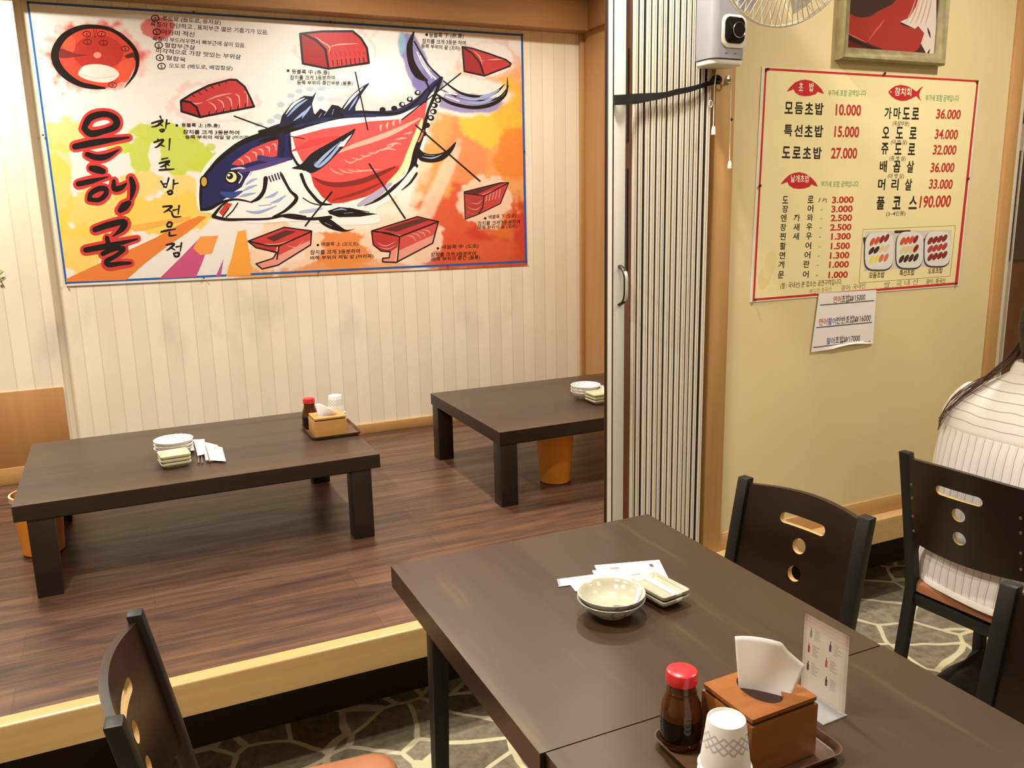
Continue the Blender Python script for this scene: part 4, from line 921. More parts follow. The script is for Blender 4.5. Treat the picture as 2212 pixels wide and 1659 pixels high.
# captions
for crop, bx, by, lines in (('C', 1220, 182, (('등블록 上 (赤.身)', 1255, 198, 1550, 203, 40), ('참치를 크게 3등분하여', 1266, 248, 1700, 254, 38), ('등쪽 부위의 제일 앞 (머리쪽)', 1284, 290, 1786, 294, 38))),
    ('B', 222, 545, (('등블록 中 (赤.身)', 250, 574, 540, 584, 44), ('참치를 크게 3등분하여', 236, 616, 582, 618, 38), ('등쪽 부위의 중간부분 (몸통)', 290, 658, 718, 664, 40))),
    ('B', 1290, 268, (('등블록 下 (赤.身)', 1308, 294, 1574, 302, 42), ('참치를 크게 3등분 하여', 1254, 334, 1590, 350, 36), ('등쪽 부위의 끝 (꼬리)', 1246, 376, 1546, 394, 38))),
    ('D', 342, 1222, (('배블록 上 (오도로)', 372, 1236, 685, 1234, 42), ('참치를 크게 3등분하여', 275, 1304, 700, 1292, 42), ('배쪽 부위의 제일 앞 (머리쪽)', 275, 1354, 815, 1336, 42))),
    ('D', 1366, 1250, (('배블록 中 (도로)', 1398, 1264, 1712, 1252, 42), ('참치를 크게 3등분하여', 1304, 1326, 1688, 1312, 40), ('배쪽 부위의 중간 (몸통)', 1310, 1368, 1726, 1348, 42))),
    ('D', 1770, 994, (('배블록 下 (도로)', 1798, 1006, 2030, 994, 40), ('참치를 크게 3등분하여', 1704, 1058, 2064, 1042, 38), ('배쪽 부위의 끝 (꼬리)', 1704, 1096, 2040, 1082, 38)))):
    c_(crop); A.L = 5; A.ell((bx, by), 11, 11, BK)
    for st, x0, y0, x1, y1, h in lines: A.text(st, (x0, y0), (x1, y1), h, BK, .012, .1)
# brush lettering
c_('C')
BIG = [([(505, 205), (545, 130), (620, 98), (700, 100), (752, 140), (745, 190), (660, 225), (560, 245), (505, 205)], [44, 54, 50, 46, 54, 54, 46, 56, 44]), ([(435, 345), (600, 312), (850, 274)], [48, 52, 16]), ([(530, 405), (600, 428), (680, 420), (775, 368)], [40, 48, 46, 10]),
       ([(560, 512), (605, 522), (650, 535)], [44, 58, 48]), ([(462, 632), (560, 612), (690, 578)], [42, 40, 8]), ([(545, 752), (560, 705), (620, 670), (672, 672), (670, 715), (620, 755), (545, 752)], [34, 40, 44, 40, 40, 36, 34]), ([(735, 608), (738, 668), (790, 662), (828, 632)], [26, 44, 42, 18]), ([(868, 592), (884, 660), (866, 750)], [36, 48, 20]), ([(785, 835), (815, 808), (850, 780)], [44, 66, 44]),
       ([(590, 985), (690, 950), (812, 925), (800, 975), (725, 1038)], [44, 50, 46, 48, 8]), ([(682, 1048), (694, 1105)], [34, 40]), ([(518, 1142), (700, 1108), (915, 1058)], [42, 46, 14]), ([(650, 1170), (730, 1135), (812, 1130), (760, 1180), (680, 1228), (700, 1256), (780, 1246), (862, 1242)], [38, 40, 34, 34, 40, 40, 34, 22])]
A.L = 2
for pts, ws in BIG:
    A.stroke([(x+random.uniform(-4, 4), y+random.uniform(-4, 4)) for x, y in pts], [w_+46 for w_ in ws], S(206, 62, 64))
A.L = 3
for pts, ws in BIG: A.stroke(pts, ws, BK)
for pts in (([(1092, 112), (1100, 132)]), ([(1028, 165), (1112, 142), (1072, 182), (1028, 194)]), ([(1082, 165), (1110, 186)]), ([(1142, 140), (1134, 206)]), ([(1138, 172), (1166, 164)]), ([(1090, 218), (1106, 230), (1122, 216), (1100, 210)]),
    ([(1046, 312), (1116, 292), (1080, 338), (1052, 352)]), ([(1086, 326), (1124, 344)]), ([(1166, 286), (1160, 372)]), ([(1074, 290), (1084, 302)]),
    ([(1106, 442), (1152, 432)]), ([(1086, 474), (1164, 456), (1120, 492), (1092, 502)]), ([(1136, 474), (1162, 490)]), ([(1134, 490), (1134, 520)]), ([(1086, 526), (1142, 522), (1200, 518)]),
    ([(1098, 612), (1124, 652)]), ([(1158, 588), (1138, 662)]), ([(1112, 636), (1148, 628)]), ([(1120, 655), (1140, 660)]), ([(1196, 602), (1190, 676)]), ([(1194, 634), (1232, 626)]), ([(1148, 694), (1176, 684), (1184, 704), (1160, 712), (1148, 694)]),
    ([(1114, 808), (1182, 804), (1150, 834), (1120, 852)]), ([(1154, 832), (1186, 852)]), ([(1192, 836), (1226, 828)]), ([(1238, 800), (1230, 866)]), ([(1182, 860), (1200, 886), (1252, 884)]),
    ([(1144, 948), (1160, 928), (1182, 936), (1172, 962), (1148, 960), (1144, 948)]), ([(1100, 1002), (1150, 990), (1212, 980)]), ([(1164, 1004), (1166, 1032), (1216, 1026)]),
    ([(1140, 1102), (1200, 1094), (1168, 1128), (1142, 1144)]), ([(1172, 1122), (1206, 1142)]), ([(1256, 1088), (1246, 1152)]), ([(1216, 1118), (1246, 1112)]), ([(1196, 1168), (1236, 1164), (1230, 1190), (1206, 1190), (1196, 1168)])):
    n = len(pts); A.stroke(pts, [15]+[17]*(n-2)+[9], BK)
under(A.build('printed_sheet', printed('banner_print', .34, .45)), bn)
for px, py in ((61, 5), (418, 26), (713, 47), (1128, 75), (93, 292), (1132, 326), (143, 612), (440, 600), (688, 587), (967, 574), (1137, 566)): pin(bn, px, py, YBN-.0018, .004)
# ------------------------------------------------------------------ folding partition door, stacked against its jamb
M_DOORWHITE = mat('ivory_door_vinyl', S(226, 216, 198), .45)
M_BLACKGAP = mat('black_gap_shade', S(16, 12, 11), .8)
M_STILEWHITE = mat('grey_white_aluminium', S(222, 220, 212), .38)
M_CHROME = mat('brushed_steel', S(196, 196, 190), .25, 1)
M_BLACKPL = mat('black_plastic', S(22, 20, 21), .35)
fd = thing('folding_door', 'ivory accordion folding door stacked open beside the yellow wall', 'door', (1.50, 2.16, PZ))
ZT = 2.455
def fb(mb, name, m, **k): return under(mb.build(name, m, None, **k), fd)
x0 = on_y(1324, 900, 2.115).x; x1 = on_y(1348, 900, 2.115).x
fb(MB().box(x0, x1, 2.115, 2.150, PZ+.004, ZT), 'lead_stile', M_STILEWHITE, bevel=.004)
fb(MB().box(x0-.0025, x0, 2.1165, 2.1195, PZ+.004, ZT), 'seal_strip', M_DARKGAP)
spans = [(420, 485), (497, 560), (585, 655), (665, 735), (750, 812), (818, 870), (890, 960), (970, 1035), (1050, 1120), (1130, 1194), (1201, 1251), (1259, 1318), (1335, 1390), (1420, 1478)]
for a, b_ in spans:
    xa, xb = on_y(1300+a*.14467, 1040, 2.13).x, on_y(1300+b_*.14467, 1040, 2.13).x; xa += .0007; xb -= .0007; m_ = xa+(xb-xa)*.62
    fb(MB().prism([(xa, 2.27), (xa, 2.133), (xa+.002, 2.130), (m_-.0015, 2.130), (m_-.0005, 2.136), (m_+.0005, 2.136), (m_+.0015, 2.1285), (xb-.002, 2.1285), (xb, 2.132), (xb, 2.27)], PZ+.010, ZT), 'door_leaf', M_DOORWHITE, smooth=20)
for (a0, a), (b_, b1) in zip(spans[:-1], spans[1:]):
    xa, xb = on_y(1300+a*.14467, 1040, 2.13).x+.0003, on_y(1300+b_*.14467, 1040, 2.13).x-.0003
    fb(MB().box(xa-.0009, xb+.0009, 2.1315, 2.269, PZ+.010, ZT), 'gap_shade_strip', M_BLACKGAP)  # black filler strips imitate the deep shade in the gaps between leaves
xa, xb = on_y(1361, 600, 2.13).x, on_y(1300+1478*.14467, 1040, 2.13).x
fb(MB().box(xa, xb, 2.271, 2.276, PZ+.010, ZT), 'back_lining', M_DARKGAP)
xl = on_y(1300+420*.14467, 1040, 2.13).x
fb(MB().box(xl-.003, xl+.0004, 2.136, 2.268, PZ+.010, ZT), 'connecting_panel', M_BROWN)
for ya, yb in ((112, 310), (366, 582)):
    za, zb = on_y(1354, yb, 2.2).z, on_y(1354, ya, 2.2).z
    fb(MB().box(xl-.006, xl-.003, 2.150, 2.262, za, zb), 'magnet_plate', mat('charcoal_plate', S(62, 58, 58), .5))
# handle
za, zb = on_y(1340, 662, 2.10).z, on_y(1340, 573, 2.10).z; xc = (x0+x1)/2+.002; zm = (za+zb)/2; hl = (zb-za)/2
pts = [(xc, 2.115-.032*max(0, 1-((k-8)/8)**4)**.7, zm+hl*(k-8)/8*.94) for k in range(17)]
h = fb(MB().tube([(p[0], p[1], p[2]) for p in pts], .0075, 10, flat=.6, up=(1, 0, 0)), 'handle', M_BLACKPL, smooth=60)
g = MB().tube([(p[0]+.0005, p[1]-.0045, p[2]) for p in pts[2:15]], .0052, 8, flat=.5, up=(1, 0, 0)).build('grip_inlay', mat('satin_steel', S(206, 206, 200), .38, .3), None, smooth=60)
g.parent = h
# black strap tying the stack to a hook on the jamb
M_STRAP = simple_noise('black_cloth', S(26, 24, 25), S(18, 17, 18), 60, .85, .3)
st = thing('strap', 'black cloth strap tied round the folding door to a hook', 'strap', tuple(on_y(1440, 205, 2.10)))
path = [(1327, 216, 2.140, 11), (1327, 216, 2.108, 11), (1350, 215, 2.106, 11), (1376, 213, 2.118, 11), (1410, 209, 2.120, 8.5), (1438, 205, 2.119, 6.5), (1460, 199, 2.119, 6.5), (1490, 193, 2.120, 6), (1520, 184, 2.122, 5), (1540, 178, 2.118, 5), (1553, 173, 2.112, 4.5)]
q = catmull(path, False, 4); vs = []
for x, y, Y, hw in q:
    a = on_y(x, y-hw, Y); b_ = on_y(x, y+hw, Y); vs += [a, b_, b_+Vector((0, .0035, 0)), a+Vector((0, .0035, 0))]
mb = MB(); n = len(q)
mb.add(vs, [(0, 1, 2, 3), (4*n-1, 4*n-2, 4*n-3, 4*n-4)]+[(4*i+k, 4*i+4+k, 4*i+4+(k+1) % 4, 4*i+(k+1) % 4) for i in range(n-1) for k in range(4)])
under(mb.build('band', M_STRAP, None, smooth=60), st)
kn = [on_y(x, y, 2.108) for x, y in ((1536, 176), (1542, 168), (1550, 166), (1556, 172), (1552, 178), (1546, 176), (1540, 170))]
under(MB().tube(catmull([tuple(v) for v in kn], False, 4), .006, 8).build('knot', M_STRAP, None, smooth=60), st)
hk = thing('wall_hook', 'small steel eye hook on the wooden jamb holding the black strap', 'hook', tuple(on_y(1572, 174, 2.143)))
p = hk.location
under(MB().lathe([(.011, 0), (.011, .003), (.004, .005), (.004, .014)], 16, M=Matrix.Translation(p) @ Matrix.Rotation(PI/2, 4, 'X')).build('mount_plate', M_CHROME, None), hk)
under(MB().tube([(p.x-.013+.010*math.cos(a), 2.124, p.z+.010*math.sin(a)) for a in [2*PI*k/16 for k in range(16)]], .0022, 8, closed=True).build('eye_ring', M_CHROME, None, smooth=60), hk)

# ------------------------------------------------------------------ wall fan
M_SILVER = simple_noise('silver_plastic', S(166, 166, 176), S(158, 158, 168), 6, .35, metal=.25)
M_CREAMPL = mat('cream_wire', S(244, 240, 226), .4)
M_WHITEPL = mat('white_plastic', S(226, 222, 212), .4)
fan = thing('wall_fan', 'silver wall fan with cream wire guard mounted above the black strap', 'fan', (1.648, YM, 1.93))
def fp_(mb, name, m, **k): return under(mb.build(name, m, None, **k), fan)
bx0 = on_y(1536, 110, 2.035).x; bx1 = on_y(1611, 110, 2.035).x; bz0 = on_y(1574, 128, 2.045).z
cx = (bx0+bx1)/2; bw = bx1-bx0
mb = MB()
rings = [(bz0, 1.0), (bz0+.05, 1.0), (bz0+.17, .99), (bz0+.25, .94), (bz0+.31, .80), (bz0+.34, .55)]
pr = rrect(bw, .096, .028, 6, cx, 2.077); n = len(pr)
for z, q_ in rings: mb.v += [(cx+(x-cx)*q_, 2.125+(y-2.125)*q_, z) for x, y in pr]
for i in range(len(rings)-1):
    for k in range(n): mb.f.append([i*n+k, i*n+(k+1) % n, (i+1)*n+(k+1) % n, (i+1)*n+k]); mb.m.append(0); mb.c.append((1, 1, 1))
mb.f += [list(range(n-1, -1, -1)), [(len(rings)-1)*n+k for k in range(n)]]; mb.m += [0, 0]; mb.c += [(1, 1, 1)]*2
fp_(mb, 'fan_body', M_SILVER, smooth=50)
fp_(MB().prism(rrect(bw*.96, .088, .026, 6, cx, 2.077), bz0-.016, bz0-.001), 'base_cap', M_WHITEPL, bevel=.004)
fp_(MB().box(1.668, 1.700, 2.1245, 2.1435, bz0+.02, bz0+.20), 'mount_bracket', M_WHITEPL, bevel=.002)
MX = lambda z, y: Matrix.Translation((cx+.012, y, z)) @ Matrix.Rotation(PI/2, 4, 'X')
zc = on_y(1586, 70, 2.04).z
fp_(MB().prism(rrect(.086, .088, .022, 6), 0, .004, MX(zc, 2.030)), 'panel_bezel', M_WHITEPL, bevel=.0015)
fp_(MB().prism(rrect(.068, .070, .018, 6), 0, .003, MX(zc+.003, 2.0265)), 'control_panel', mat('glossy_black', S(14, 13, 14), .08), bevel=.001)
dl = fp_(MB().lathe([(.0205, 0), (.0205, .004), (.018, .006)], 28, M=MX(zc+.003, 2.0240) @ Matrix.Translation((.010, 0, 0))), 'dial', mat('dark_dial', S(20, 19, 20), .15))
g = MB().tube([(cx+.022+.0205*math.cos(a), 2.0185, zc+.003+.0205*math.sin(a)) for a in [2*PI*k/28 for k in range(28)]], .0012, 6, closed=True).build('dial_ring', M_CHROME, None, smooth=60)
g.parent = dl
zt = on_y(1570, 117, 2.04).z
for dx in (-.018, .014): fp_(MB().box(cx+dx, cx+dx+.010, 2.0285, 2.0292, zt, zt+.0022), 'printed_mark', mat('grey_ink', S(96, 94, 98), .5))
# head: guard, motor, hub, blades
R = .20; C0 = on_y(1662, 57, 1.83); ax = Vector((-.10, -.955, -.28)).normalized()
up = (Vector((0, 0, 1))-ax*ax.z).normalized(); sd = ax.cross(up)
cc = Vector((C0.x+.018, 1.83, C0.z))+up*R
HM = Matrix.Translation(cc) @ Matrix((( sd.x, up.x, ax.x, 0), (sd.y, up.y, ax.y, 0), (sd.z, up.z, ax.z, 0), (0, 0, 0, 1)))
mb = MB()
def W3(r, a, z): return HM @ Vector((r*math.cos(a), r*math.sin(a), z))
for k in range(72):
    a = 2*PI*k/72
    mb.tube([W3(r, a+.55*(1-r/R), .070*(1-(r/R)**2.2)) for r in (R*.99, R*.86, R*.66, R*.45, R*.25)], .0015, 5)
for r in (R*.66, R*.25): mb.tube([W3(r, 2*PI*k/48, .070*(1-(r/R)**2.2)) for k in range(48)], .0017, 5, closed=True)
for z in (0, -.012): mb.tube([W3(R, 2*PI*k/60, z) for k in range(60)], .0028, 6, closed=True)
mb.lathe([(R*.24, .071), (R*.2, .074), (.001, .076)], 28, M=HM, cap=(False, False))
fp_(mb, 'front_guard', M_CREAMPL, smooth=60)
mb = MB()
for k in range(40):
    a = 2*PI*k/40; mb.tube([W3(r, a, -.012-.075*(1-(r/R)**2)) for r in (R*.99, R*.8, R*.6, R*.35)], .0015, 5)
for r in (R*.7, R*.36): mb.tube([W3(r, 2*PI*k/40, -.012-.075*(1-(r/R)**2)) for k in range(40)], .0017, 5, closed=True)
fp_(mb, 'rear_guard', M_CREAMPL, smooth=60)
fp_(MB().lathe([(.001, -.20), (.040, -.195), (.055, -.17), (.060, -.12), (.052, -.084), (.001, -.080)], 28, M=HM, cap=(False, False)), 'motor_housing', M_SILVER, smooth=60)
nb = HM @ Vector((0, 0, -.17)); tp = Vector((cx, 2.085, bz0+.325))
fp_(MB().tube([tuple(tp), tuple(tp+Vector((0, -.01, .05))), tuple((nb+tp)/2+Vector((0, .01, .05))), tuple(nb)], [.030, .028, .026, .028], 14), 'neck', M_SILVER, smooth=60)
fp_(MB().lathe([(.034, -.05), (.034, -.01), (.028, .004), (.001, .010)], 24, M=HM, cap=(True, False)), 'hub', M_WHITEPL, smooth=50)
M_BLADE = mat('grey_blue_blade', S(186, 192, 206), .3, Alpha=.5)
for k in range(5):
    a0 = 2*PI*k/5+.3; mb = MB()
    def bf(u, v, a0=a0):
        r = .030+(R*.90-.030)*v; wdt = .55+.35*v-.35*v*v; a = a0+(u-.5)*wdt*1.05
        return W3(r, a, -.030+(u-.5)*.030*(1-.4*v))
    mb.grid(bf, 6, 8); fp_(mb, 'blade', M_BLADE, solid=.0015, smooth=60)
# pull cords
for pts, kn_, bead in (((( 1548, 150), (1543, 190), (1541, 272)), (1541, 272, 291), None), (((1580, 140), (1579, 200), (1576, 347)), (1576, 347, 364), (1580, 258))):
    cd = fp_(MB().tube([tuple(on_y(x, y, 2.10)) for x, y in pts], .0013, 6), 'pull_cord', M_CREAMPL, smooth=60)
    a, b_ = on_y(kn_[0], kn_[1], 2.10), on_y(kn_[0], kn_[2], 2.10); hgt = a.z-b_.z
    k_ = MB().lathe([(.0066, 0), (.0062, hgt*.55), (.0042, hgt*.9), (.002, hgt)], 14, tuple(b_)).build('cord_knob', M_WHITEPL, None, smooth=50)
    k_.parent = cd
    if bead is None:
        c = on_y(1535, 224, 2.10); b_ = MB().tube([(c.x+.006*math.cos(a_), 2.10, c.z+.010*math.sin(a_)) for a_ in [2*PI*k/16 for k in range(16)]], .0012, 6, closed=True).build('cord_loop', M_CREAMPL, None, smooth=60)
    else:
        b_ = MB().lathe([(.001, -.005), (.005, 0), (.001, .005)], 10, tuple(on_y(*bead, 2.10)), cap=(False, False)).build('cord_bead', M_BLACKPL, None, smooth=60)
    b_.parent = cd

# flower decal on the left wallpaper
YD = YB-.0515
dc = thing('wall_decal', 'small green and white flower decal on the left wallpaper', 'decal', tuple(on_y(0, 600, YD)))
A = Art(YD); A.mb = MB()
GL, DG = S(206, 206, 150), S(92, 98, 66)
for pts, c in (([(-30, 598), (-14, 582), (2, 582), (8, 585), (2, 590), (-10, 596)], GL), ([(-12, 606), (0, 598), (8, 600), (11, 594), (12, 600), (4, 606), (-4, 610)], GL), ([(2, 601), (6, 598), (11, 599), (8, 602), (5, 604)], DG), ([(-40, 612), (-26, 600), (-14, 604), (-22, 614)], S(240, 232, 214)), ([(-36, 590), (-24, 580), (-18, 590), (-28, 598)], S(240, 232, 214))):
    A.poly(pts, c)
A.stroke([(-3, 596), (4, 610), (10, 621)], 1.8, S(110, 96, 74)); A.stroke([(-3, 618), (-10, 606), (-24, 600)], 1.4, DG); A.ell((3.5, 617.5), 3, 2.6, S(132, 84, 84))
under(A.build('decal_print', M_PAPERPRINT), dc)
# ------------------------------------------------------------------ ceramics
M_GLAZE = simple_noise('grey_green_glaze', S(182, 178, 158), S(172, 168, 148), 30, .14)
M_GLAZEOUT = simple_noise('pale_outer_glaze', S(206, 206, 196), S(196, 196, 188), 20, .22)
M_WHITEGL = mat('white_brush_glaze', S(234, 230, 216), .18)
M_CRACK = mat('dark_brush_line', S(84, 84, 92), .3)
def bowl_profile(R, H, foot, t=.0035):
    out = [(foot*.80, .003), (foot*.84, 0), (foot, 0), (foot, .006)]
    for k in range(1, 9):
        u = k/8; out.append((foot+(R-foot)*u**.62, .006+(H-.006)*u**1.25))
    inn = [(R-t*.3, H+t*.3), (R-t, H-.001)]
    for k in range(7, -1, -1):
        u = k/8; inn.append((max(.002, (foot+(R-foot)*u**.62)-t-.002*(1-u) if k else foot*.7), .006+(H-.006)*u**1.25+t*(1-.6*u)))
    inn.append((.001, .006+t*.8))
    return out, inn
def inner_z(R, H, foot, r, t=.0035):
    u = max(0, (r+t-foot)/(R-foot))**(1/.62); return .006+(H-.006)*u**1.25+t*(1-.6*u)
def make_bowl(name, label, group, R, H, foot, m_out, m_in, kind):
    r = thing(name, label, 'bowl', (0, 0, 0), 0, group)
    o_, i_ = bowl_profile(R, H, foot)
    mb = MB(); mb.lathe(o_+i_[:2], 48, cap=(True, False)); k = len(mb.f); mb.mi = 1; mb.lathe(i_[1:], 48, cap=(False, True))
    mb.build('bowl_body', [m_out, m_in], r, merge=True, smooth=60)
    if kind == 'brush':
        mb = MB(); N = 18
        for k in range(N+1):
            u = k/N; a = math.radians(-118+112*u); rr = R*(.70+.20*abs(2*u-1)**1.6); hw = .0045+.0015*math.sin(PI*u)
            for q in (-1, 1):
                r_ = min(R-.005, rr+q*hw); mb.v.append((r_*math.cos(a), r_*math.sin(a), inner_z(R, H, foot, r_)+.0022))
        for k in range(N): mb.f.append([2*k, 2*k+1, 2*k+3, 2*k+2]); mb.m.append(0); mb.c.append((1, 1, 1))
        mb.build('brush_stroke', M_WHITEGL, r, smooth=60)
        for a in (-112, -88):
            pts = []
            for k in range(5):
                u = .35+.6*k/4; rr = foot+(R-foot)*u**.62+.0006; z = .006+(H-.006)*u**1.25; g = math.radians(a+4*math.sin(k*2))
                pts.append((rr*math.cos(g), rr*math.sin(g), z))
            MB().tube(pts, .0006, 5).build('glaze_line', M_CRACK, r, smooth=60)
    return r
B1 = make_bowl('side_bowl', 'grey glazed bowl with white brush stroke, upper of the two on the dining table', 'grey bowls stacked on the dining table', .0672, .034, .032, M_GLAZEOUT, M_GLAZE, 'brush')
BC = (.817, 1.330)
B1.location = (*BC, .7405+.0115); B1.rotation_euler = (0, 0, 0)
B2 = dup(B1, (*BC, .7405), -.12, 'grey glazed bowl under the upper one on the dining table, showing only its outside')

def make_saucer(label, group, w, d, h, m_body, band):
    r = thing('sauce_dish', label, 'dish', (0, 0, 0), 0, group)
    mb = MB(); ring = lambda ww, dd, rr, z: [(x, y, z) for x, y in rrect(ww, dd, rr, 5)]
    L = [ring(w*.62, d*.66, .006, .0), ring(w*.66, d*.70, .006, .004), ring(w*.97, d*.975, .008, .012), ring(w, d, .008, .0145), ring(w, d, .008, h), ring(w-.003, d-.003, .007, h+.001), ring(w-.009, d-.009, .006, h-.0005), ring(w*.80, d*.84, .008, h-.0055), ring(w*.6, d*.7, .008, h-.007)]
    n = len(L[0])
    for q in L: mb.v += q
    for i in range(len(L)-1):
        for k in range(n): mb.f.append([i*n+k, i*n+(k+1) % n, (i+1)*n+(k+1) % n, (i+1)*n+k]); mb.m.append(0); mb.c.append((1, 1, 1))
    mb.f += [list(range(n-1, -1, -1)), [(len(L)-1)*n+k for k in range(n)]]; mb.m += [0, 0]; mb.c += [(1, 1, 1)]*2
    mb.build('dish_body', m_body, r, smooth=40)
    if band:
        mb = MB(); bw = .0075; ys = [-d/2-.0004, -d/2-.0004, -d/2+.0015, -d/2+.0045, -d*.42, -d*.35, d*.35, d*.42, d/2-.0045, d/2-.0015, d/2+.0004, d/2+.0004]
        zs = [.0150, h-.0006, h+.0014, h, h-.0051, h-.0066, h-.0066, h-.0051, h, h+.0014, h-.0006, .0150]
        for y, z in zip(ys, zs):
            c = .006*(1-(2*y/d)**2)+.004
            mb.v += [(c-bw, y, z+.0004), (c+bw, y, z+.0004)]
        for k in range(len(ys)-1): mb.f.append([2*k, 2*k+1, 2*k+3, 2*k+2]); mb.m.append(0); mb.c.append((1, 1, 1))
        mb.build('white_band', M_WHITEGL, r, smooth=40)
    return r
SD = make_saucer('grey rectangular sauce dish with a white band, upper of two on the dining table', 'sauce dishes on the dining table', .072, .106, .0195, M_GLAZE, True)
SD.location = (.936, 1.337, .7405+.0115); SD.rotation_euler = (0, 0, .13)
dup(SD, (.936, 1.3365, .7405), .135, 'grey rectangular sauce dish under the upper one on the dining table')

# ------------------------------------------------------------------ wet wipes and chopstick sleeves on the dining table
M_WIPE = printed('white_sachet_print', .35, .5)
def packet(name, label, cat, corners, z, group, marks=(), puff=.004, col=S(238, 236, 236)):
    """flat sachet: corners seen on the table, slight pillow, sealed ends"""
    P = [on_z(x, y, z) for x, y in corners]; c = sum(P, Vector())/4
    r = thing(name, label, cat, (c.x, c.y, z), 0, group)
    def f(u, v, s):
        p = P[0]*(1-u)*(1-v)+P[1]*u*(1-v)+P[2]*u*v+P[3]*(1-u)*v-c
        h = puff*(1-abs(2*u-1)**4)*(1-abs(2*v-1)**3)*(1+.25*math.sin(9*u+4*v))
        return (p.x, p.y, .0006+(h if s else 0)+ (.0004 if s else 0))
    mb = MB(); mb.grid(lambda u, v: f(u, v, 1), 14, 8); mb.grid(lambda u, v: f(1-u, v, 0), 14, 8)
    mb.c = [col]*len(mb.f)
    for (u0, v0, u1, v1, cc) in marks:
        mb.add([(x, y, zz+.0005) for x, y, zz in (f(u0, v0, 1), f(u1, v0, 1), f(u1, v1, 1), f(u0, v1, 1))], [(0, 1, 2, 3)], cc)
    mb.build('sachet', M_WIPE, r, merge=False, smooth=60); return r
GY, TAN = S(150, 146, 150), S(222, 202, 160)
packet('wet_wipe_packet', 'white wet wipe sachet lying on top behind the grey bowls', 'sachet', [(1284, 1222), (1424, 1210), (1448, 1258), (1306, 1272)], .7445, 'wet wipes on the dining table', [(.20, .22, .34, .30, GY), (.24, .32, .33, .38, S(176, 170, 180)), (.46, .50, .66, .55, TAN), (.46, .62, .60, .66, GY), (.80, .22, .86, .36, S(96, 92, 96))])
packet('wet_wipe_packet', 'white wet wipe sachet half covered by the one above it, behind the bowls', 'sachet', [(1279, 1233), (1405, 1224), (1428, 1268), (1300, 1282)], .7408, 'wet wipes on the dining table', [(.1, .1, .2, .16, TAN)], .002)
packet('chopstick_sleeve', 'long white paper chopstick sleeve reaching left of the grey bowls', 'sleeve', [(1203, 1252), (1420, 1224), (1425, 1238), (1207, 1268)], .7408, 'chopstick sleeves on the dining table', [(.0, .05, .025, .95, S(140, 140, 160))], .003)
packet('chopstick_sleeve', 'shorter visible paper chopstick sleeve just left of the bowls, nearer the camera', 'sleeve', [(1231, 1263), (1400, 1245), (1404, 1262), (1243, 1278)], .7408, 'chopstick sleeves on the dining table', (), .003)

# ------------------------------------------------------------------ condiment tray sets
M_TRAY = simple_noise('brown_lacquer_tray', S(104, 76, 56), S(92, 66, 48), 40, .3)
M_BOXW = wood('orange_brown_box_wood', S(164, 100, 46), S(130, 76, 33), 0, 34, 7, .3)
M_BOXL = wood('pale_box_wood', S(204, 158, 94), S(182, 134, 74), 0, 40, 7, .4)
M_GROOVE = mat('dark_groove', S(52, 30, 22), .6)
M_TISSUE = mat('white_tissue', S(240, 236, 236), .85, spec=.1, Subsurface_Weight=.15)
M_GLASS = mat('amber_glass', S(92, 48, 20), .06, Transmission_Weight=.35, IOR=1.45)
M_SOY = mat('soy_sauce', S(20, 11, 9), .12)
M_CAP = mat('red_plastic_cap', S(216, 44, 56), .25)
def cup_mat():
    m = mat('paper_cup', S(238, 236, 232), .55, spec=.3); t = NT(m)
    tc = t.n('ShaderNodeTexCoord'); sx = t.n('ShaderNodeSeparateXYZ'); t.l(tc.outputs['Object'], sx.inputs[0])
    a = t.math('MULTIPLY', t.math('ARCTAN2', sx.outputs[1], sx.outputs[0]), 7.0)
    v = t.math('MULTIPLY', sx.outputs[2], 270.0)
    f1 = t.math('ABSOLUTE', t.math('SINE', t.math('ADD', a, v))); f2 = t.math('ABSOLUTE', t.math('SINE', t.math('SUBTRACT', a, v)))
    l = t.math('MINIMUM', f1, f2); l = t.math('LESS_THAN', l, .46)
    lo = t.math('GREATER_THAN', sx.outputs[2], .034); hi = t.math('LESS_THAN', sx.outputs[2], .059)
    # the printed band leaves a gap on one side of the cup
    gp = t.math('LESS_THAN', t.math('ABSOLUTE', t.math('ARCTAN2', sx.outputs[1], sx.outputs[0])), 2.3)
    k = t.math('MULTIPLY', t.math('MULTIPLY', l, gp), t.math('MULTIPLY', lo, hi))
    t.color(t.mix(t.math('MULTIPLY', k, .8), S(240, 238, 234), S(176, 176, 172))); return m
M_CUP = cup_mat()
def make_cup(label, group):
    r = thing('paper_cup', label, 'cup', (0, 0, 0), 0, group)
    MB().lathe([(.0345, .0035), (.0262, .0705), (.0255, .0725), (.0242, .0728), (.0236, .0690), (.001, .0685)], 40, cap=(False, True)).lathe([(.0338, .0035), (.0252, .066)], 40, cap=(False, False)).build('cup_wall', M_CUP, r, smooth=40)
    MB().tube([(.0352*math.cos(a), .0352*math.sin(a), .0022) for a in [2*PI*k/40 for k in range(40)]], .0020, 8, closed=True).build('rolled_rim', mat('cup_white', S(240, 238, 234), .5), r, smooth=60)
    return r
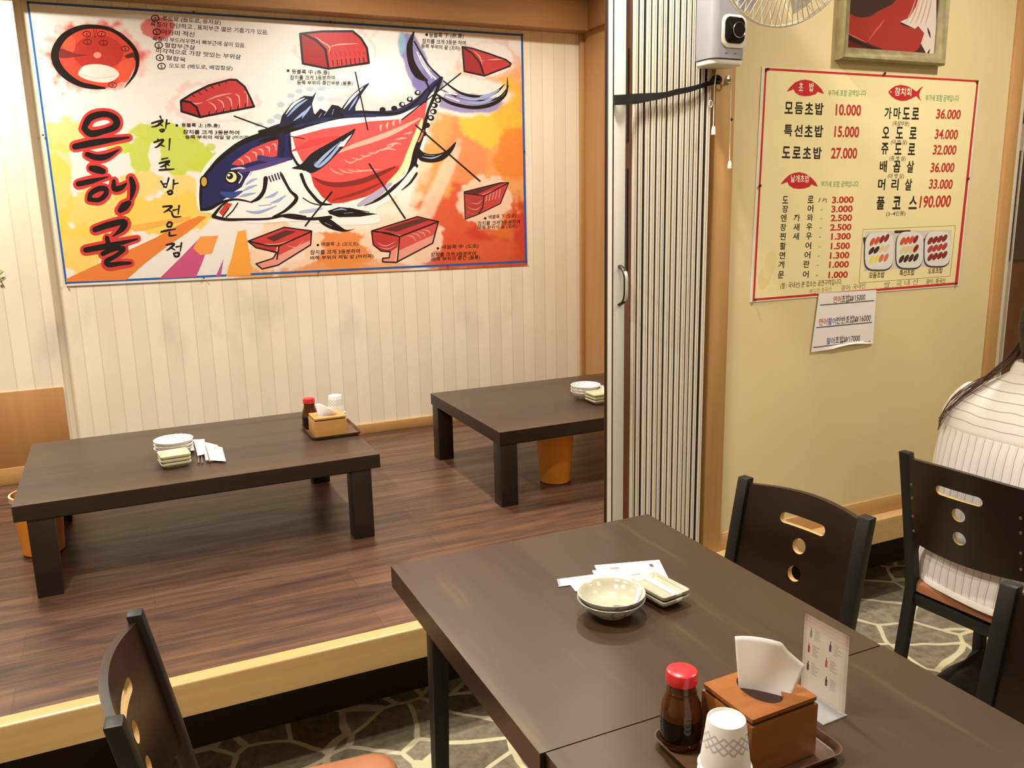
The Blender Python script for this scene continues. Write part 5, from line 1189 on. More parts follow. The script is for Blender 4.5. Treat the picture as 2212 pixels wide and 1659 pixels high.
def make_bottle(label, group):
    r = thing('soy_bottle', label, 'bottle', (0, 0, 0), 0, group)
    MB().lathe([(.024, 0), (.0288, .003), (.0303, .012), (.0303, .052), (.0290, .066), (.0235, .080), (.0210, .086), (.0210, .102)], 36).build('bottle_glass', M_GLASS, r, smooth=50)
    MB().lathe([(.0305, .014), (.0307, .016), (.0307, .046), (.0305, .048)], 36, cap=(False, False)).build('soy_fill', M_SOY, r, smooth=50)
    MB().tube([(.0214*math.cos(a), .0214*math.sin(a), .087) for a in [2*PI*k/32 for k in range(32)]], .0016, 6, closed=True).build('neck_bead', M_GLASS, r, smooth=60)
    MB().lathe([(.0226, .101), (.0232, .103), (.0232, .1145), (.0222, .1185), (.0190, .1202), (.001, .1192)], 36, cap=(True, True)).build('bottle_cap', M_CAP, r, smooth=40)
    return r
def make_tissue_box(name_label, group, w, d, h, m, hole, tis):
    r = thing('tissue_box', name_label, 'tissue box', (0, 0, 0), 0, group)
    mb = MB(); t = .007
    mb.box(-w/2, w/2, -d/2, -d/2+t, 0, h).box(-w/2, w/2, d/2-t, d/2, 0, h).box(-w/2, -w/2+t, -d/2+t, d/2-t, 0, h).box(w/2-t, w/2, -d/2+t, d/2-t, 0, h).box(-w/2+t, w/2-t, -d/2+t, d/2-t, 0, .005)
    mb.build('box_body', m, r, bevel=.0012)
    MB().box(-w/2+.004, w/2-.004, -d/2+.004, d/2-.004, h, h+.005).build('lid_groove', M_GROOVE, r)
    # lid with an oval opening
    bm = bmesh.new(); es = []
    for lp in (rrect(w-.003, d-.003, .002, 2), [(hole[0]*math.cos(2*PI*k/32)+hole[2], hole[1]*math.sin(2*PI*k/32)+hole[3]) for k in range(32)]):
        vv = [bm.verts.new((x, y, 0)) for x, y in lp]; es += [bm.edges.new((vv[i], vv[(i+1) % len(vv)])) for i in range(len(vv))]
    bmesh.ops.triangle_fill(bm, use_beauty=True, edges=es)
    tri = [[(v.co.x, v.co.y) for v in f.verts] for f in bm.faces]; rim = [[(v.co.x, v.co.y) for v in e.verts] for e in bm.edges if len(e.link_faces) == 1]; bm.free()
    mb = MB()
    for f in tri: mb.add([(x, y, h+.011) for x, y in f], [(0, 1, 2)]); mb.add([(x, y, h+.005) for x, y in f], [(2, 1, 0)])
    for a, b_ in rim: mb.add([(*a, h+.011), (*b_, h+.011), (*b_, h+.005), (*a, h+.005)], [(0, 1, 2, 3)])
    lid = mb.build('lid', m, r, merge=True, smooth=30)
    bx = bmesh.new(); bx.from_mesh(lid.data); bmesh.ops.recalc_face_normals(bx, faces=bx.faces); bx.to_mesh(lid.data); bx.free()
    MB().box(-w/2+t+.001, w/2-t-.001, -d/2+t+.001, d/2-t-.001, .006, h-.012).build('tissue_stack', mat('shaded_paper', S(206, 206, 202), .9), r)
    # pulled tissue: a fan of paper rising out of the opening
    bot, top = tis
    def tf(u, v):
        bx_, by_ = bot(u); tx, ty, tz = top(u)
        e = v**.85
        return (bx_+(tx-bx_)*e, by_+(ty-by_)*e+.004*math.sin(u*9+1)*v*(1-.4*v), h-.008+(tz-(h-.008))*v)
    MB().grid(tf, 26, 12).build('tissue', M_TISSUE, r, smooth=80, solid=.0006)
    return r
def make_tray(label, w, d, rot, loc, group):
    r = thing('tray', label, 'tray', loc, rot, group)
    L = [[(x, y, z) for x, y in rrect(w+q, d+q, rr, 6)] for q, rr, z in ((-.018, .018, 0), (-.012, .02, .0015), (0, .022, .013), (.001, .022, .0145), (-.003, .021, .0145), (-.014, .019, .0035), (-.020, .017, .0025))]
    n = len(L[0]); mb = MB()
    for q in L: mb.v += q
    for i in range(len(L)-1):
        for k in range(n): mb.f.append([i*n+k, i*n+(k+1) % n, (i+1)*n+(k+1) % n, (i+1)*n+k]); mb.m.append(0); mb.c.append((1, 1, 1))
    mb.f += [list(range(n-1, -1, -1)), [(len(L)-1)*n+k for k in range(n)]]; mb.m += [0, 0]; mb.c += [(1, 1, 1)]*2
    mb.build('tray_body', M_TRAY, r, smooth=40); return r
TY = .74+.0035
make_tray('brown lacquer tray on the dining table under the tissue box and soy bottle', .232, .166, 0, (.770, .872, .7402), 'condiment trays')
bx = make_tissue_box('orange brown wooden tissue box standing on the dining table tray', 'wooden tissue boxes', .124, .108, .082, M_BOXW, (.026, .040, .002, .002),
    (lambda u: (-.016+.036*u, .022-.052*u+.012*math.sin(PI*u)), lambda u: (-.016+.072*u, .036-.066*u-.010*math.sin(PI*u), .164-.002*u-.030*max(0, u-.6)/.4+.008*math.sin(PI*min(1, u*1.4)))))
bx.location = (.786, .868, TY); bx.rotation_euler = (0, 0, .03)
sb = make_bottle('glass soy sauce bottle with red cap on the dining table tray', 'soy sauce bottles'); sb.location = (.691, .927, TY)
cupA = make_cup('topmost of the upturned paper cups stacked by the dining table tissue box', 'upturned paper cups on the dining table')
CUPZ = .850-.0728; CX = (.6855, .818)
cupA.location = (*CX, CUPZ); cupA.rotation_euler = (0, 0, -1.9)
for i, lb in enumerate(('second paper cup from the top of the dining table cup stack', 'third paper cup from the top of the dining table cup stack', 'lowest paper cup of the stack beside the dining table tissue box')):
    dup(cupA, (*CX, CUPZ-.0112*(i+1)), -1.9+.7*(i+1), lb)
# acrylic stand with the drinks card
M_ACRYL = mat('clear_acrylic', S(236, 238, 240), .04); t = NT(M_ACRYL)
tr = t.n('ShaderNodeBsdfTransparent'); tr.inputs[0].default_value = (.97, .98, .98, 1); gl = t.n('ShaderNodeBsdfGlossy'); gl.inputs['Roughness'].default_value = .03
mx = t.n('ShaderNodeMixShader', Fac=.06)
t.l(tr.outputs[0], mx.inputs[1]); t.l(gl.outputs[0], mx.inputs[2]); t.l(mx.outputs[0], t.t.nodes['Material Output'].inputs[0])
ah = thing('menu_stand', 'clear acrylic stand with a drinks card beside the dining table tissue box', 'menu stand', (.958, .915, .7402), .04)
MB().box(-.0010, .0010, -.0475, .0475, .001, .140).build('front_sheet', M_ACRYL, ah)
MB().box(.0032, .0052, -.0475, .0475, .001, .140).build('back_sheet', M_ACRYL, ah)
MB().prism([(-.046, -.0475), (.006, -.0475), (.006, .0475), (-.046, .0475)], 0, .0018).build('base_plate', mat('clear_base_edge', S(214, 214, 216), .06, Transmission_Weight=.6), ah)
cb = MB(); CW_, CH_ = .0455, .134
def card(x0, x1, z0, z1, c, k=1): cb.add([(.0021-.0001*k, -y, z) for y, z in ((x0, z0), (x1, z0), (x1, z1), (x0, z1))], [(0, 1, 2, 3)], c)
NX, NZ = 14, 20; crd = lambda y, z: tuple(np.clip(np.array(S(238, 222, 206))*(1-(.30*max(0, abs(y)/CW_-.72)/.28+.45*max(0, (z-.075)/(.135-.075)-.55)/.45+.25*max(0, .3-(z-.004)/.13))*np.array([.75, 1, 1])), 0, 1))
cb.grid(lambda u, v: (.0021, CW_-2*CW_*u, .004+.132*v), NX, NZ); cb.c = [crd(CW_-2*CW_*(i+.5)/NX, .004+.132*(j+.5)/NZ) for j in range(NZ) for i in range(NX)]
for bx_, bz, c in ((-.030, .106, S(120, 160, 140)), (.010, .100, S(96, 84, 110)), (-.033, .078, S(196, 60, 64)), (.004, .070, S(206, 90, 84)), (-.033, .046, S(70, 64, 74)), (.006, .038, S(84, 74, 70))):
    card(bx_-.0022, bx_+.0022, bz-.007, bz+.005, c); card(bx_-.0009, bx_+.0009, bz+.005, bz+.010, c)
    for i in range(6): card(bx_+.007, bx_+.007+.016*(.7+.3*math.sin(i*3+bz*90)), bz+.008-.0034*i, bz+.0094-.0034*i, S(186, 172, 166))
cb.build('drinks_card', M_PAPERPRINT, ah, smooth=0)

# ------------------------------------------------------------------ things on the low tables
M_BLUEW = mat('white_porcelain', S(236, 232, 226), .16)
def net_mat():
    m = mat('white_porcelain_blue_net', S(238, 234, 228), .16); t = NT(m)
    tc = t.n('ShaderNodeTexCoord'); sx = t.n('ShaderNodeSeparateXYZ'); t.l(tc.outputs['Object'], sx.inputs[0])
    a = t.math('ARCTAN2', sx.outputs[1], sx.outputs[0]); r2 = t.math('SQRT', t.math('ADD', t.math('MULTIPLY', sx.outputs[0], sx.outputs[0]), t.math('MULTIPLY', sx.outputs[1], sx.outputs[1])))
    w1 = t.math('MULTIPLY', t.math('COSINE', t.math('MULTIPLY', a, 14.0)), .0042)
    rr = t.math('ADD', r2, w1); q = t.math('FRACT', t.math('DIVIDE', rr, .0125))
    l1 = t.math('LESS_THAN', t.math('ABSOLUTE', t.math('SUBTRACT', q, .5)), .06)
    rr = t.math('SUBTRACT', r2, w1); q = t.math('FRACT', t.math('DIVIDE', t.math('ADD', rr, .00625), .0125))
    l2 = t.math('LESS_THAN', t.math('ABSOLUTE', t.math('SUBTRACT', q, .5)), .06)
    t.color(t.mix(t.math('MULTIPLY', t.math('MAXIMUM', l1, l2), .75), S(240, 236, 230), S(96, 92, 118))); return m
M_NET = net_mat()
NB = make_bowl('net_bowl', 'topmost white bowl with blue net pattern on the left low table', 'white bowls on the left low table', .067, .034, .033, M_BLUEW, M_NET, 'net')
ZT1 = ZL+.0003
bc1 = (.120, 3.160)
NB.location = (*bc1, ZT1+.026)
dup(NB, (*bc1, ZT1+.013), .2, 'middle white bowl of three stacked on the left low table'); dup(NB, (bc1[0]-.001, bc1[1]-.001, ZT1), .4, 'lowest white bowl of three stacked on the left low table')
bc2 = (1.838, 3.215)
dup(NB, (*bc2, ZT1+.026), 0, 'topmost white bowl with net pattern on the right low table', 'white bowls on the right low table')
dup(NB, (*bc2, ZT1+.013), .2, 'middle white bowl of three stacked on the right low table', 'white bowls on the right low table'); dup(NB, (*bc2, ZT1), .4, 'lowest white bowl of three stacked on the right low table', 'white bowls on the right low table')
M_CELADON = simple_noise('celadon_glaze', S(206, 202, 168), S(196, 192, 158), 30, .15)
GD = make_saucer('topmost pale green sauce dish of three on the left low table', 'sauce dishes on the left low table', .098, .086, .0195, M_CELADON, False)
gd1 = (.112, 3.030); GD.location = (*gd1, ZT1+.026); GD.rotation_euler = (0, 0, .10)
dup(GD, (*gd1, ZT1+.013), .07, 'middle pale green sauce dish of three on the left low table'); dup(GD, (*gd1, ZT1), .10, 'lowest pale green sauce dish of three on the left low table')
gd2 = (1.842, 3.105)
dup(GD, (*gd2, ZT1+.026), .0, 'topmost pale green sauce dish of three on the right low table', 'sauce dishes on the right low table')
dup(GD, (*gd2, ZT1+.013), .03, 'middle pale green sauce dish of three on the right low table', 'sauce dishes on the right low table'); dup(GD, (*gd2, ZT1), .0, 'lowest pale green sauce dish of three on the right low table', 'sauce dishes on the right low table')
make_tray('dark brown tray on the left low table under the pale tissue box', .190, .245, 0, (.694, 3.215, ZL+.0002), 'condiment trays')
ZT2 = ZL+.0035
bx = make_tissue_box('pale wooden tissue box standing on the left low table tray', 'wooden tissue boxes', .124, .112, .062, M_BOXL, (.034, .024, .0, .0),
    (lambda u: (-.030+.060*u, .008*math.sin(PI*u)), lambda u: (-.044+.088*u, -.010+.026*math.sin(2.2*PI*u), .118-.050*u+.012*math.sin(PI*u))))
bx.location = (.676, 3.180, ZT2)
dup(sb, (.632, 3.292, ZT2), 1, 'glass soy sauce bottle with red cap on the left low table tray')
cx1 = (.738, 3.300)
c1 = dup(cupA, (*cx1, ZT2+.045), -1.6, 'topmost upturned paper cup on the left low table tray', 'upturned paper cups on the left low table')
for i, lb in enumerate(('second upturned paper cup from the top on the left low table tray', 'third upturned paper cup from the top on the left low table tray', 'fourth upturned paper cup from the top on the left low table tray', 'lowest upturned paper cup on the left low table tray')):
    dup(c1, (*cx1, ZT2+.045-.01125*(i+1)), -1.6+.5*(i+1), lb)
M_STEEL = mat('chopstick_steel', S(190, 188, 186), .22, 1)
stk = [((.186, 3.000), (.205, 3.20)), ((.197, 2.992), (.212, 3.20)), ((.214, 3.006), (.222, 3.21)), ((.222, 2.996), (.231, 3.21)), ((.231, 3.008), (.238, 3.215)), ((.222, 2.985), (.2285, 3.2))]
CL = ['leftmost steel chopstick beside the green dishes on the left low table', 'second steel chopstick from the left on the left low table', 'third steel chopstick from the left on the left low table', 'fourth steel chopstick from the left, under its paper sleeve', 'rightmost steel chopstick beside the wet wipes on the left low table', 'steel chopstick reaching nearest the low table front edge']
for i, ((a, b_), lb) in enumerate(zip(stk, CL)):
    ang = math.atan2(b_[1]-a[1], b_[0]-a[0]); ln = math.hypot(b_[0]-a[0], b_[1]-a[1]); zz = ZL+.0034+(.0044 if i == 5 else 0)
    mb = MB().tube([(0, 0, 0), (.05, 0, 0), (ln, 0, 0)], [.0038, .0034, .0022], 8)
    o = mb.build('chopstick', M_STEEL, None, smooth=60); o.location = (a[0], a[1], zz); o.rotation_euler = (0, 0, ang)
    tag(o, lb, 'chopstick', 'steel chopsticks on the left low table')
PK = S(236, 196, 200)
packet('chopstick_sleeve', 'pink printed paper sleeve over the steel chopsticks on the left low table', 'sleeve', [(418, 950), (442, 949), (443, 981), (427, 985)], ZL+.009, 'paper sleeves on the left low table', [(.2, .35, .8, .6, PK)], .003)
packet('chopstick_sleeve', 'white paper sleeve left of the pink one on the left low table', 'sleeve', [(404, 957), (416, 954), (420, 973), (406, 975)], ZL+.009, 'paper sleeves on the left low table', [(.2, .2, .8, .5, PK)], .003)
packet('wet_wipe_packet', 'front white wet wipe sachet with gold print on the left low table', 'sachet', [(438, 957), (480, 967), (488, 997), (444, 994)], ZL+.006, 'wet wipes on the left low table', [(.35, .35, .5, .5, TAN), (.55, .2, .62, .3, S(160, 140, 120)), (.4, .3, .44, .38, S(90, 80, 70))], .003)
packet('wet_wipe_packet', 'rear white wet wipe sachet under the gold printed one, left low table', 'sachet', [(430, 952), (470, 962), (476, 985), (440, 984)], ZL+.0008, 'wet wipes on the left low table', (), .003)
packet('chopstick_sleeve', 'white paper sleeve with pink dot nearest the white bowls, right low table', 'sleeve', [(1286, 836), (1303, 832), (1316, 858), (1299, 862)], ZL+.004, 'paper sleeves on the right low table', [(.35, .25, .7, .5, S(226, 140, 150))], .012)
packet('chopstick_sleeve', 'white paper sleeve with pink dot touching the door edge, right low table', 'sleeve', [(1306, 841), (1323, 837), (1333, 867), (1317, 871)], ZL+.004, 'paper sleeves on the right low table', [(.3, .25, .7, .5, S(226, 140, 150))], .012)

# ------------------------------------------------------------------ orange bins
M_BIN = mat('orange_plastic', S(246, 160, 52), .4, Subsurface_Weight=.05)
M_BINLIP = mat('pale_bin_liner', S(240, 200, 170), .5)
def make_bin(label, loc):
    r = thing('waste_bin', label, 'bin', loc, 0, 'orange bins under the low tables')
    MB().lathe([(.062, .001), (.066, .004), (.080, .205), (.083, .208), (.083, .214), (.078, .214), (.0765, .205), (.064, .008), (.001, .007)], 40, cap=(True, False)).build('bin_body', M_BIN, r, smooth=40)
    MB().lathe([(.0842, .196), (.0848, .2155), (.078, .2162), (.0765, .170)], 40, cap=(False, False)).build('liner_lip', M_BINLIP, r, smooth=40)
    return r
bA = make_bin('orange plastic bin under the right low table', (1.605, 3.07, PZ))
for ch in list(bA.children):
    if ch.name.startswith('liner'): bpy.data.objects.remove(ch)
bB = make_bin('orange plastic bin with pale liner at the left end of the left low table', (-.335, 3.245, PZ))
# ------------------------------------------------------------------ person on the chair by the wall, seen from behind
M_SKIN = mat('skin', S(214, 168, 138), .5, Subsurface_Weight=.1)
M_HAIR = simple_noise('dark_brown_hair', S(40, 28, 23), S(22, 16, 14), 40, .5)
t = NT(M_HAIR); t.bump(t.noise(t.coords((1, 1, .06)), 160, 3, .6), .9, .006)
M_TROUSER = simple_noise('black_trousers', S(30, 28, 30), S(22, 21, 22), 50, .85)
M_SHOE = mat('black_shoe', S(20, 19, 20), .35)
def shirt_mat(name, axis, period):
    m = mat(name, S(238, 234, 230), .8, spec=.2); t = NT(m)
    sx = t.n('ShaderNodeSeparateXYZ'); t.l(t.coords(), sx.inputs[0])
    wv = t.noise(t.coords(), 9, 2); c = t.math('ADD', sx.outputs[axis], t.math('MULTIPLY', t.math('SUBTRACT', wv, .5), .012))
    u = t.math('FRACT', t.math('DIVIDE', c, period)); l = t.math('LESS_THAN', t.math('ABSOLUTE', t.math('SUBTRACT', u, .5)), .045)
    l2 = t.math('LESS_THAN', t.math('ABSOLUTE', t.math('SUBTRACT', u, .72)), .022) if axis == 1 else None
    k = t.math('MULTIPLY', l, .62)
    if l2: k = t.math('MAXIMUM', k, t.math('MULTIPLY', l2, .3))
    t.color(t.mix(k, S(240, 236, 231), S(112, 106, 108)))
    t.bump(t.noise(t.coords((1, 1, .5)), 14, 3), .25, .01); return m
M_SHIRT = shirt_mat('white_pinstripe_cloth', 1, .0235); M_YOKE = shirt_mat('white_pinstripe_yoke', 2, .0235)
M_SHIRTW = mat('white_shirt_seam', S(244, 240, 232), .75)
PX0, PY0, HY = 2.15, 1.405, -.05
ps = thing('person', 'person in white pinstripe shirt with dark hair sitting with their back to the camera', 'person', (PX0, PY0, 0))
def pbuild(mb, name, m, **k): return under(mb.build(name, m, None, **k), ps)

def skinned(name, m, nodes, edges, sub=2, branch=.3):
    """one continuous surface grown around a skeleton: nodes = (x, y, z, rx, ry)"""
    me = bpy.data.meshes.new(name); me.from_pydata([n_[:3] for n_ in nodes], edges, []); me.materials.append(m)
    o = bpy.data.objects.new(name, me); COL.objects.link(o)
    md = o.modifiers.new('skin', 'SKIN'); md.use_smooth_shade = True; md.branch_smoothing = branch
    for sv, n_ in zip(me.skin_vertices[0].data, nodes): sv.radius = (n_[3], n_[4] if len(n_) > 4 else n_[3])
    me.skin_vertices[0].data[0].use_root = True
    md = o.modifiers.new('sub', 'SUBSURF'); md.levels = sub; md.render_levels = sub
    dg = bpy.context.evaluated_depsgraph_get(); dg.update()
    nm = bpy.data.meshes.new_from_object(o.evaluated_get(dg)); o.modifiers.clear(); o.data = nm; nm.name = name
    nm.polygons.foreach_set('use_smooth', [True]*len(nm.polygons))
    return o
N = []; E_ = []
def nd(x, y, z, r, r2=None, prev=None):
    N.append((PX0+x, PY0+y, z, r, r2 or r)); i = len(N)-1
    if prev is not None: E_.append((prev, i))
    return i
pel = nd(-.02, 0, .565, .085, .12)
sp1 = nd(-.015, 0, .68, .075, .11, pel); sp2 = nd(.0, 0, .81, .08, .12, sp1); sp3 = nd(.015, 0, .93, .075, .12, sp2); nk0 = nd(.03, 0, 1.03, .05, .06, sp3)
nk1 = nd(.045, HY*.45, 1.10, .046, .046, nk0); jaw = nd(.075, HY, 1.155, .055, .056, nk1); hd1 = nd(.072, HY, 1.215, .078, .068, jaw); hd2 = nd(.055, HY, 1.275, .080, .070, hd1); nd(.045, HY, 1.325, .050, .048, hd2)
nd(.158, HY, 1.200, .011, .010, hd1)
for s in (-1, 1):
    nd(.068, HY+s*.078, 1.215, .010, .014, hd1)
    sh = nd(.015, s*.165, .955, .052, .052, sp3); el = nd(.12, s*.215, .735, .040, .040, sh); fa = nd(.24, s*.175, .655, .036, .034, el); wr = nd(.335, s*.115, .635, .024, .028, fa)
    pm = nd(.385, s*.090, .625, .018, .034, wr)
    for k, (dy, ln) in enumerate(((.030, .066), (.010, .076), (-.010, .070), (-.030, .056))):
        kn = nd(.418-.004*abs(k-1), s*.082+dy, .623, .0095, None, pm); m1 = nd(.418+ln*.5, s*.078+dy*1.1, .612, .0085, None, kn); nd(.416+ln*.92, s*.075+dy*1.1, .596, .007, None, m1)
    th = nd(.372, s*.065-.030*s, .628, .0105, None, pm); nd(.405, s*.060-.052*s, .620, .009, None, th)
    hip = nd(.06, s*.085, .545, .082, .078, pel); kne = nd(.405, s*.10, .535, .046, .046, hip); shn = nd(.445, s*.10, .30, .038, .038, kne); ank = nd(.44, s*.10, .085, .036, .036, shn)
    nd(.56, s*.105, .045, .030, .038, ank)
body = under(skinned('body', M_SKIN, N, E_), ps)
# clothing
secs = [(.478, -.045, .232, .132), (.52, -.042, .232, .130), (.60, -.036, .222, .118), (.70, -.022, .228, .118), (.80, -.008, .238, .120), (.86, 0, .236, .118), (.905, .006, .230, .112)]
yoke = [(.905, .006, .2315, .1135), (.945, .010, .219, .106), (.985, .014, .186, .092), (1.020, .022, .140, .078), (1.045, .030, .100, .068), (1.066, .036, .074, .060)]
def loft(secs, nu, ripple=0, taper=0):
    mb = MB(); L = []
    for j, (z, cx, hy, hx) in enumerate(secs):
        row = []
        for k in range(nu):
            a = 2*PI*k/nu; c, s = math.cos(a), math.sin(a); e = .80
            q = 1+ripple*(math.sin(a*7+z*19)+.6*math.sin(a*13-z*31))*(1 if z < .88 else .4)
            row.append((PX0+cx+hx*q*math.copysign(abs(c)**e, c), PY0+hy*q*math.copysign(abs(s)**e, s), z-(.024*max(0, -c-.2)*max(0, 1-(z-.47)/.05) if ripple and z < .52 else 0)-taper*(abs(s)**2)))
        mb.v += row
    for j in range(len(secs)-1):
        for k in range(nu): mb.f.append([j*nu+k, j*nu+(k+1) % nu, (j+1)*nu+(k+1) % nu, (j+1)*nu+k]); mb.m.append(0); mb.c.append((1, 1, 1))
    return mb
def dense(secs, k=4): return catmull(secs, False, k)
pbuild(loft(dense(secs), 72, .012), 'shirt', M_SHIRT, smooth=80, solid=.003)
pbuild(loft(dense(yoke), 72, .004), 'shirt_yoke', M_YOKE, smooth=80, solid=.003)
pbuild(loft([(.899, .006, .2325, .1148), (.905, .006, .2332, .1156), (.911, .006, .2320, .1145)], 72, .006), 'yoke_seam', M_SHIRTW, smooth=80)
pbuild(loft([(.475, -.045, .2330, .1335), (.482, -.045, .2345, .1345), (.489, -.044, .2335, .1335)], 72, .012), 'shirt_hem', M_SHIRTW, smooth=80)
pbuild(loft([(1.062, .036, .076, .062), (1.076, .040, .074, .064), (1.096, .042, .066, .060), (1.098, .043, .0615, .0560), (1.072, .042, .060, .056)], 40), 'collar', M_SHIRTW, smooth=60)
for s in (-1, 1):
    pts = [(PX0+.012, PY0+s*.150, .975), (PX0+.025, PY0+s*.198, .915), (PX0+.065, PY0+s*.222, .83), (PX0+.118, PY0+s*.222, .742), (PX0+.18, PY0+s*.202, .690), (PX0+.25, PY0+s*.172, .655), (PX0+.31, PY0+s*.132, .640)]
    pbuild(MB().tube(catmull(pts, False, 4), [x for x in np.interp(np.linspace(0, 6, 25), range(7), [.058, .064, .060, .056, .052, .046, .038])], 20), 'sleeve', M_SHIRT, smooth=80)
    pts = [(PX0-.05, PY0+s*.090, .560), (PX0+.10, PY0+s*.092, .552), (PX0+.30, PY0+s*.099, .545), (PX0+.42, PY0+s*.10, .530), (PX0+.46, PY0+s*.10, .42), (PX0+.457, PY0+s*.10, .25), (PX0+.442, PY0+s*.10, .11)]
    pbuild(MB().tube(catmull(pts, False, 4), [x for x in np.interp(np.linspace(0, 6, 25), range(7), [.088, .094, .082, .074, .066, .060, .054])], 20), 'trouser_leg', M_TROUSER, smooth=80)
    mb = MB(); L = []
    for z, q, dx in ((0, .92, 0), (.012, 1, 0), (.035, .98, -.005), (.06, .8, -.035), (.085, .5, -.07)):
        L.append([(PX0+.49+dx+.125*q*math.cos(a), PY0+s*.103+.045*q**.6*math.sin(a), z) for a in [2*PI*k/24 for k in range(24)]])
    for r_ in L: mb.v += r_
    for j in range(4):
        for k in range(24): mb.f.append([j*24+k, j*24+(k+1) % 24, (j+1)*24+(k+1) % 24, (j+1)*24+k]); mb.m.append(0); mb.c.append((1, 1, 1))
    mb.f += [list(range(23, -1, -1)), [96+k for k in range(24)]]; mb.m += [0, 0]; mb.c += [(1, 1, 1)]*2
    pbuild(mb, 'shoe', M_SHOE, smooth=50)
    e = MB(); c = (PX0+.1405, PY0+HY+s*.030, 1.222)
    e.lathe([(.001, -.011), (.006, -.009), (.010, -.004), (.011, 0), (.010, .004), (.006, .009), (.001, .011)], 16, c, cap=(False, False))
    pbuild(e, 'eye', mat('eye_white', S(236, 232, 226), .2), smooth=80)
    e = MB(); e.lathe([(.005, 0), (.0045, .001), (.001, .0015)], 14, (0, 0, 0), M=Matrix.Translation((c[0]+.0104, c[1], c[2])) @ Matrix.Rotation(PI/2, 4, 'Y'))
    pbuild(e, 'iris', mat('dark_iris', S(36, 24, 18), .15))
    pbuild(MB().tube([(PX0+.146, PY0+HY+s*.046, 1.243), (PX0+.152, PY0+HY+s*.030, 1.249), (PX0+.153, PY0+HY+s*.014, 1.245)], [.002, .0035, .002], 8), 'eyebrow', M_HAIR, smooth=80)
pbuild(MB().tube([(PX0+.118, PY0+HY-.022, 1.163), (PX0+.130, PY0+HY, 1.161), (PX0+.118, PY0+HY+.022, 1.163)], [.002, .0055, .002], 10), 'mouth', mat('lips', S(176, 92, 86), .45), smooth=80)
# hair: a cap with a long fall at the back, and a loose lock sliding over the left shoulder
mb = MB(); NUH = 40; rows = []
prof = [(1.372, .006, .0, .045), (1.362, .045, .004, .045), (1.335, .075, .006, .043), (1.295, .092, .010, .040), (1.245, .099, .012, .034), (1.195, .098, .014, .024), (1.145, .088, .010, .022), (1.105, .074, .006, .018)]
for z, ry, _, cx in prof:
    rows.append([])
    for k in range(NUH+1):
        # the face side (front) is left open below the fringe
        op = math.radians(18 if z > 1.30 else 62 if z > 1.25 else 78 if z > 1.13 else 98)
        if z > 1.34: op = 0
        a = op+(2*PI-2*op)*k/NUH; g = 1+.02*math.sin(a*17+z*60)
        rows[-1].append((PX0+cx+(ry*1.06)*g*math.cos(a), PY0+HY+ry*.92*g*math.sin(a), z))
for r_ in rows: mb.v += r_
n = NUH+1
for j in range(len(rows)-1):
    for k in range(NUH): mb.f.append([j*n+k, j*n+k+1, (j+1)*n+k+1, (j+1)*n+k]); mb.m.append(0); mb.c.append((1, 1, 1))
mb.f.append(list(range(n))); mb.m.append(0); mb.c.append((1, 1, 1))
pbuild(mb, 'hair', M_HAIR, smooth=80, solid=.010)
random.seed(21)
lock = MB()
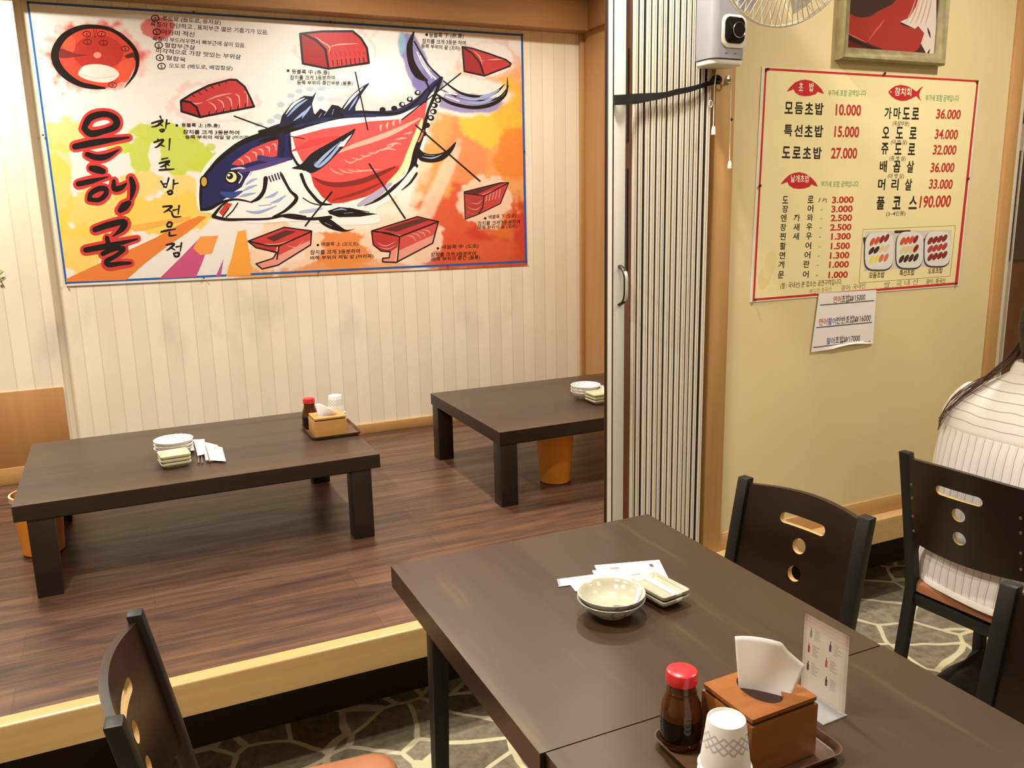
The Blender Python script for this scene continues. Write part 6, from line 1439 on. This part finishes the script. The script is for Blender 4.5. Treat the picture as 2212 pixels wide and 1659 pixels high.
for i in range(30):
    j1, j2 = random.uniform(-1, 1), random.uniform(-1, 1)
    pts = [(PX0+.010+.012*j1, PY0+.030, 1.185), (PX0+.004+.012*j1, PY0+.058+.010*j2, 1.115), (PX0-.026+.014*j1, PY0+.094+.012*j2, 1.058+.006*j1), (PX0-.050+.016*j2, PY0+.132+.016*j1, 1.018+.010*j2), (PX0-.070+.018*j2, PY0+.170+.014*j1, .972+.012*j2), (PX0-.092+.016*j1, PY0+.196+.012*j1, .905+.02*j2)]
    lock.tube(catmull(pts[:random.choice((4, 5, 6, 6))], False, 4), .0008, 5)
pbuild(lock, 'loose_hair_lock', mat('brown_hair_strands', S(92, 66, 54), .45), smooth=80)

# black bag slumped on the floor under that chair
M_BAG = simple_noise('black_bag_cloth', S(44, 42, 43), S(30, 29, 30), 25, .75, .2)
M_BAGD = mat('black_strap_leather', S(14, 13, 14), .5)
bg_ = thing('shoulder_bag', 'black cloth shoulder bag slumped on the stone floor under the far right chair', 'bag', (2.20, 1.56, 0), .25)
mb = MB(); NB_ = 48; secs_ = [(0, .94, .90), (.012, 1.0, 1.0), (.05, 1.0, .95), (.09, .97, .78), (.118, .95, .52), (.132, .93, .22)]
for z, qx, qy in secs_:
    for k in range(NB_):
        a = 2*PI*k/NB_; c, s = math.cos(a), math.sin(a)
        mb.v.append((.155*qx*math.copysign(abs(c)**.45, c), .065*qy*math.copysign(abs(s)**.6, s)+.010*math.sin(9*z*10+c*4)*z*6, z+(.012*math.cos(a*2+1)+.006*math.sin(5*a))*(z/.13)))
for j in range(len(secs_)-1):
    for k in range(NB_): mb.f.append([j*NB_+k, j*NB_+(k+1) % NB_, (j+1)*NB_+(k+1) % NB_, (j+1)*NB_+k]); mb.m.append(0); mb.c.append((1, 1, 1))
mb.f += [list(range(NB_-1, -1, -1)), [(len(secs_)-1)*NB_+k for k in range(NB_)]]; mb.m += [0, 0]; mb.c += [(1, 1, 1)]*2
o = mb.build('bag_body', M_BAG, bg_, smooth=70)
fl = MB(); fl.grid(lambda u, v: (-.12+.24*u, -.005-.066*math.sin(min(1, v*1.1)*PI/2)-.006, .136-.002-.085*v**1.6-.02*math.sin(PI*u)*v+.006*math.sin(7*u)), 16, 8)
fl.build('bag_flap', M_BAG, bg_, smooth=70, solid=.004)
MB().tube(catmull([(-.14, 0, .11), (-.17, -.05, .05), (-.13, -.12, .010), (-.02, -.15, .008), (.09, -.13, .009), (.15, -.07, .03), (.145, 0, .10)], False, 6), .010, 8, flat=.35, up=(0, 0, 1)).build('bag_strap', M_BAGD, bg_, smooth=70)
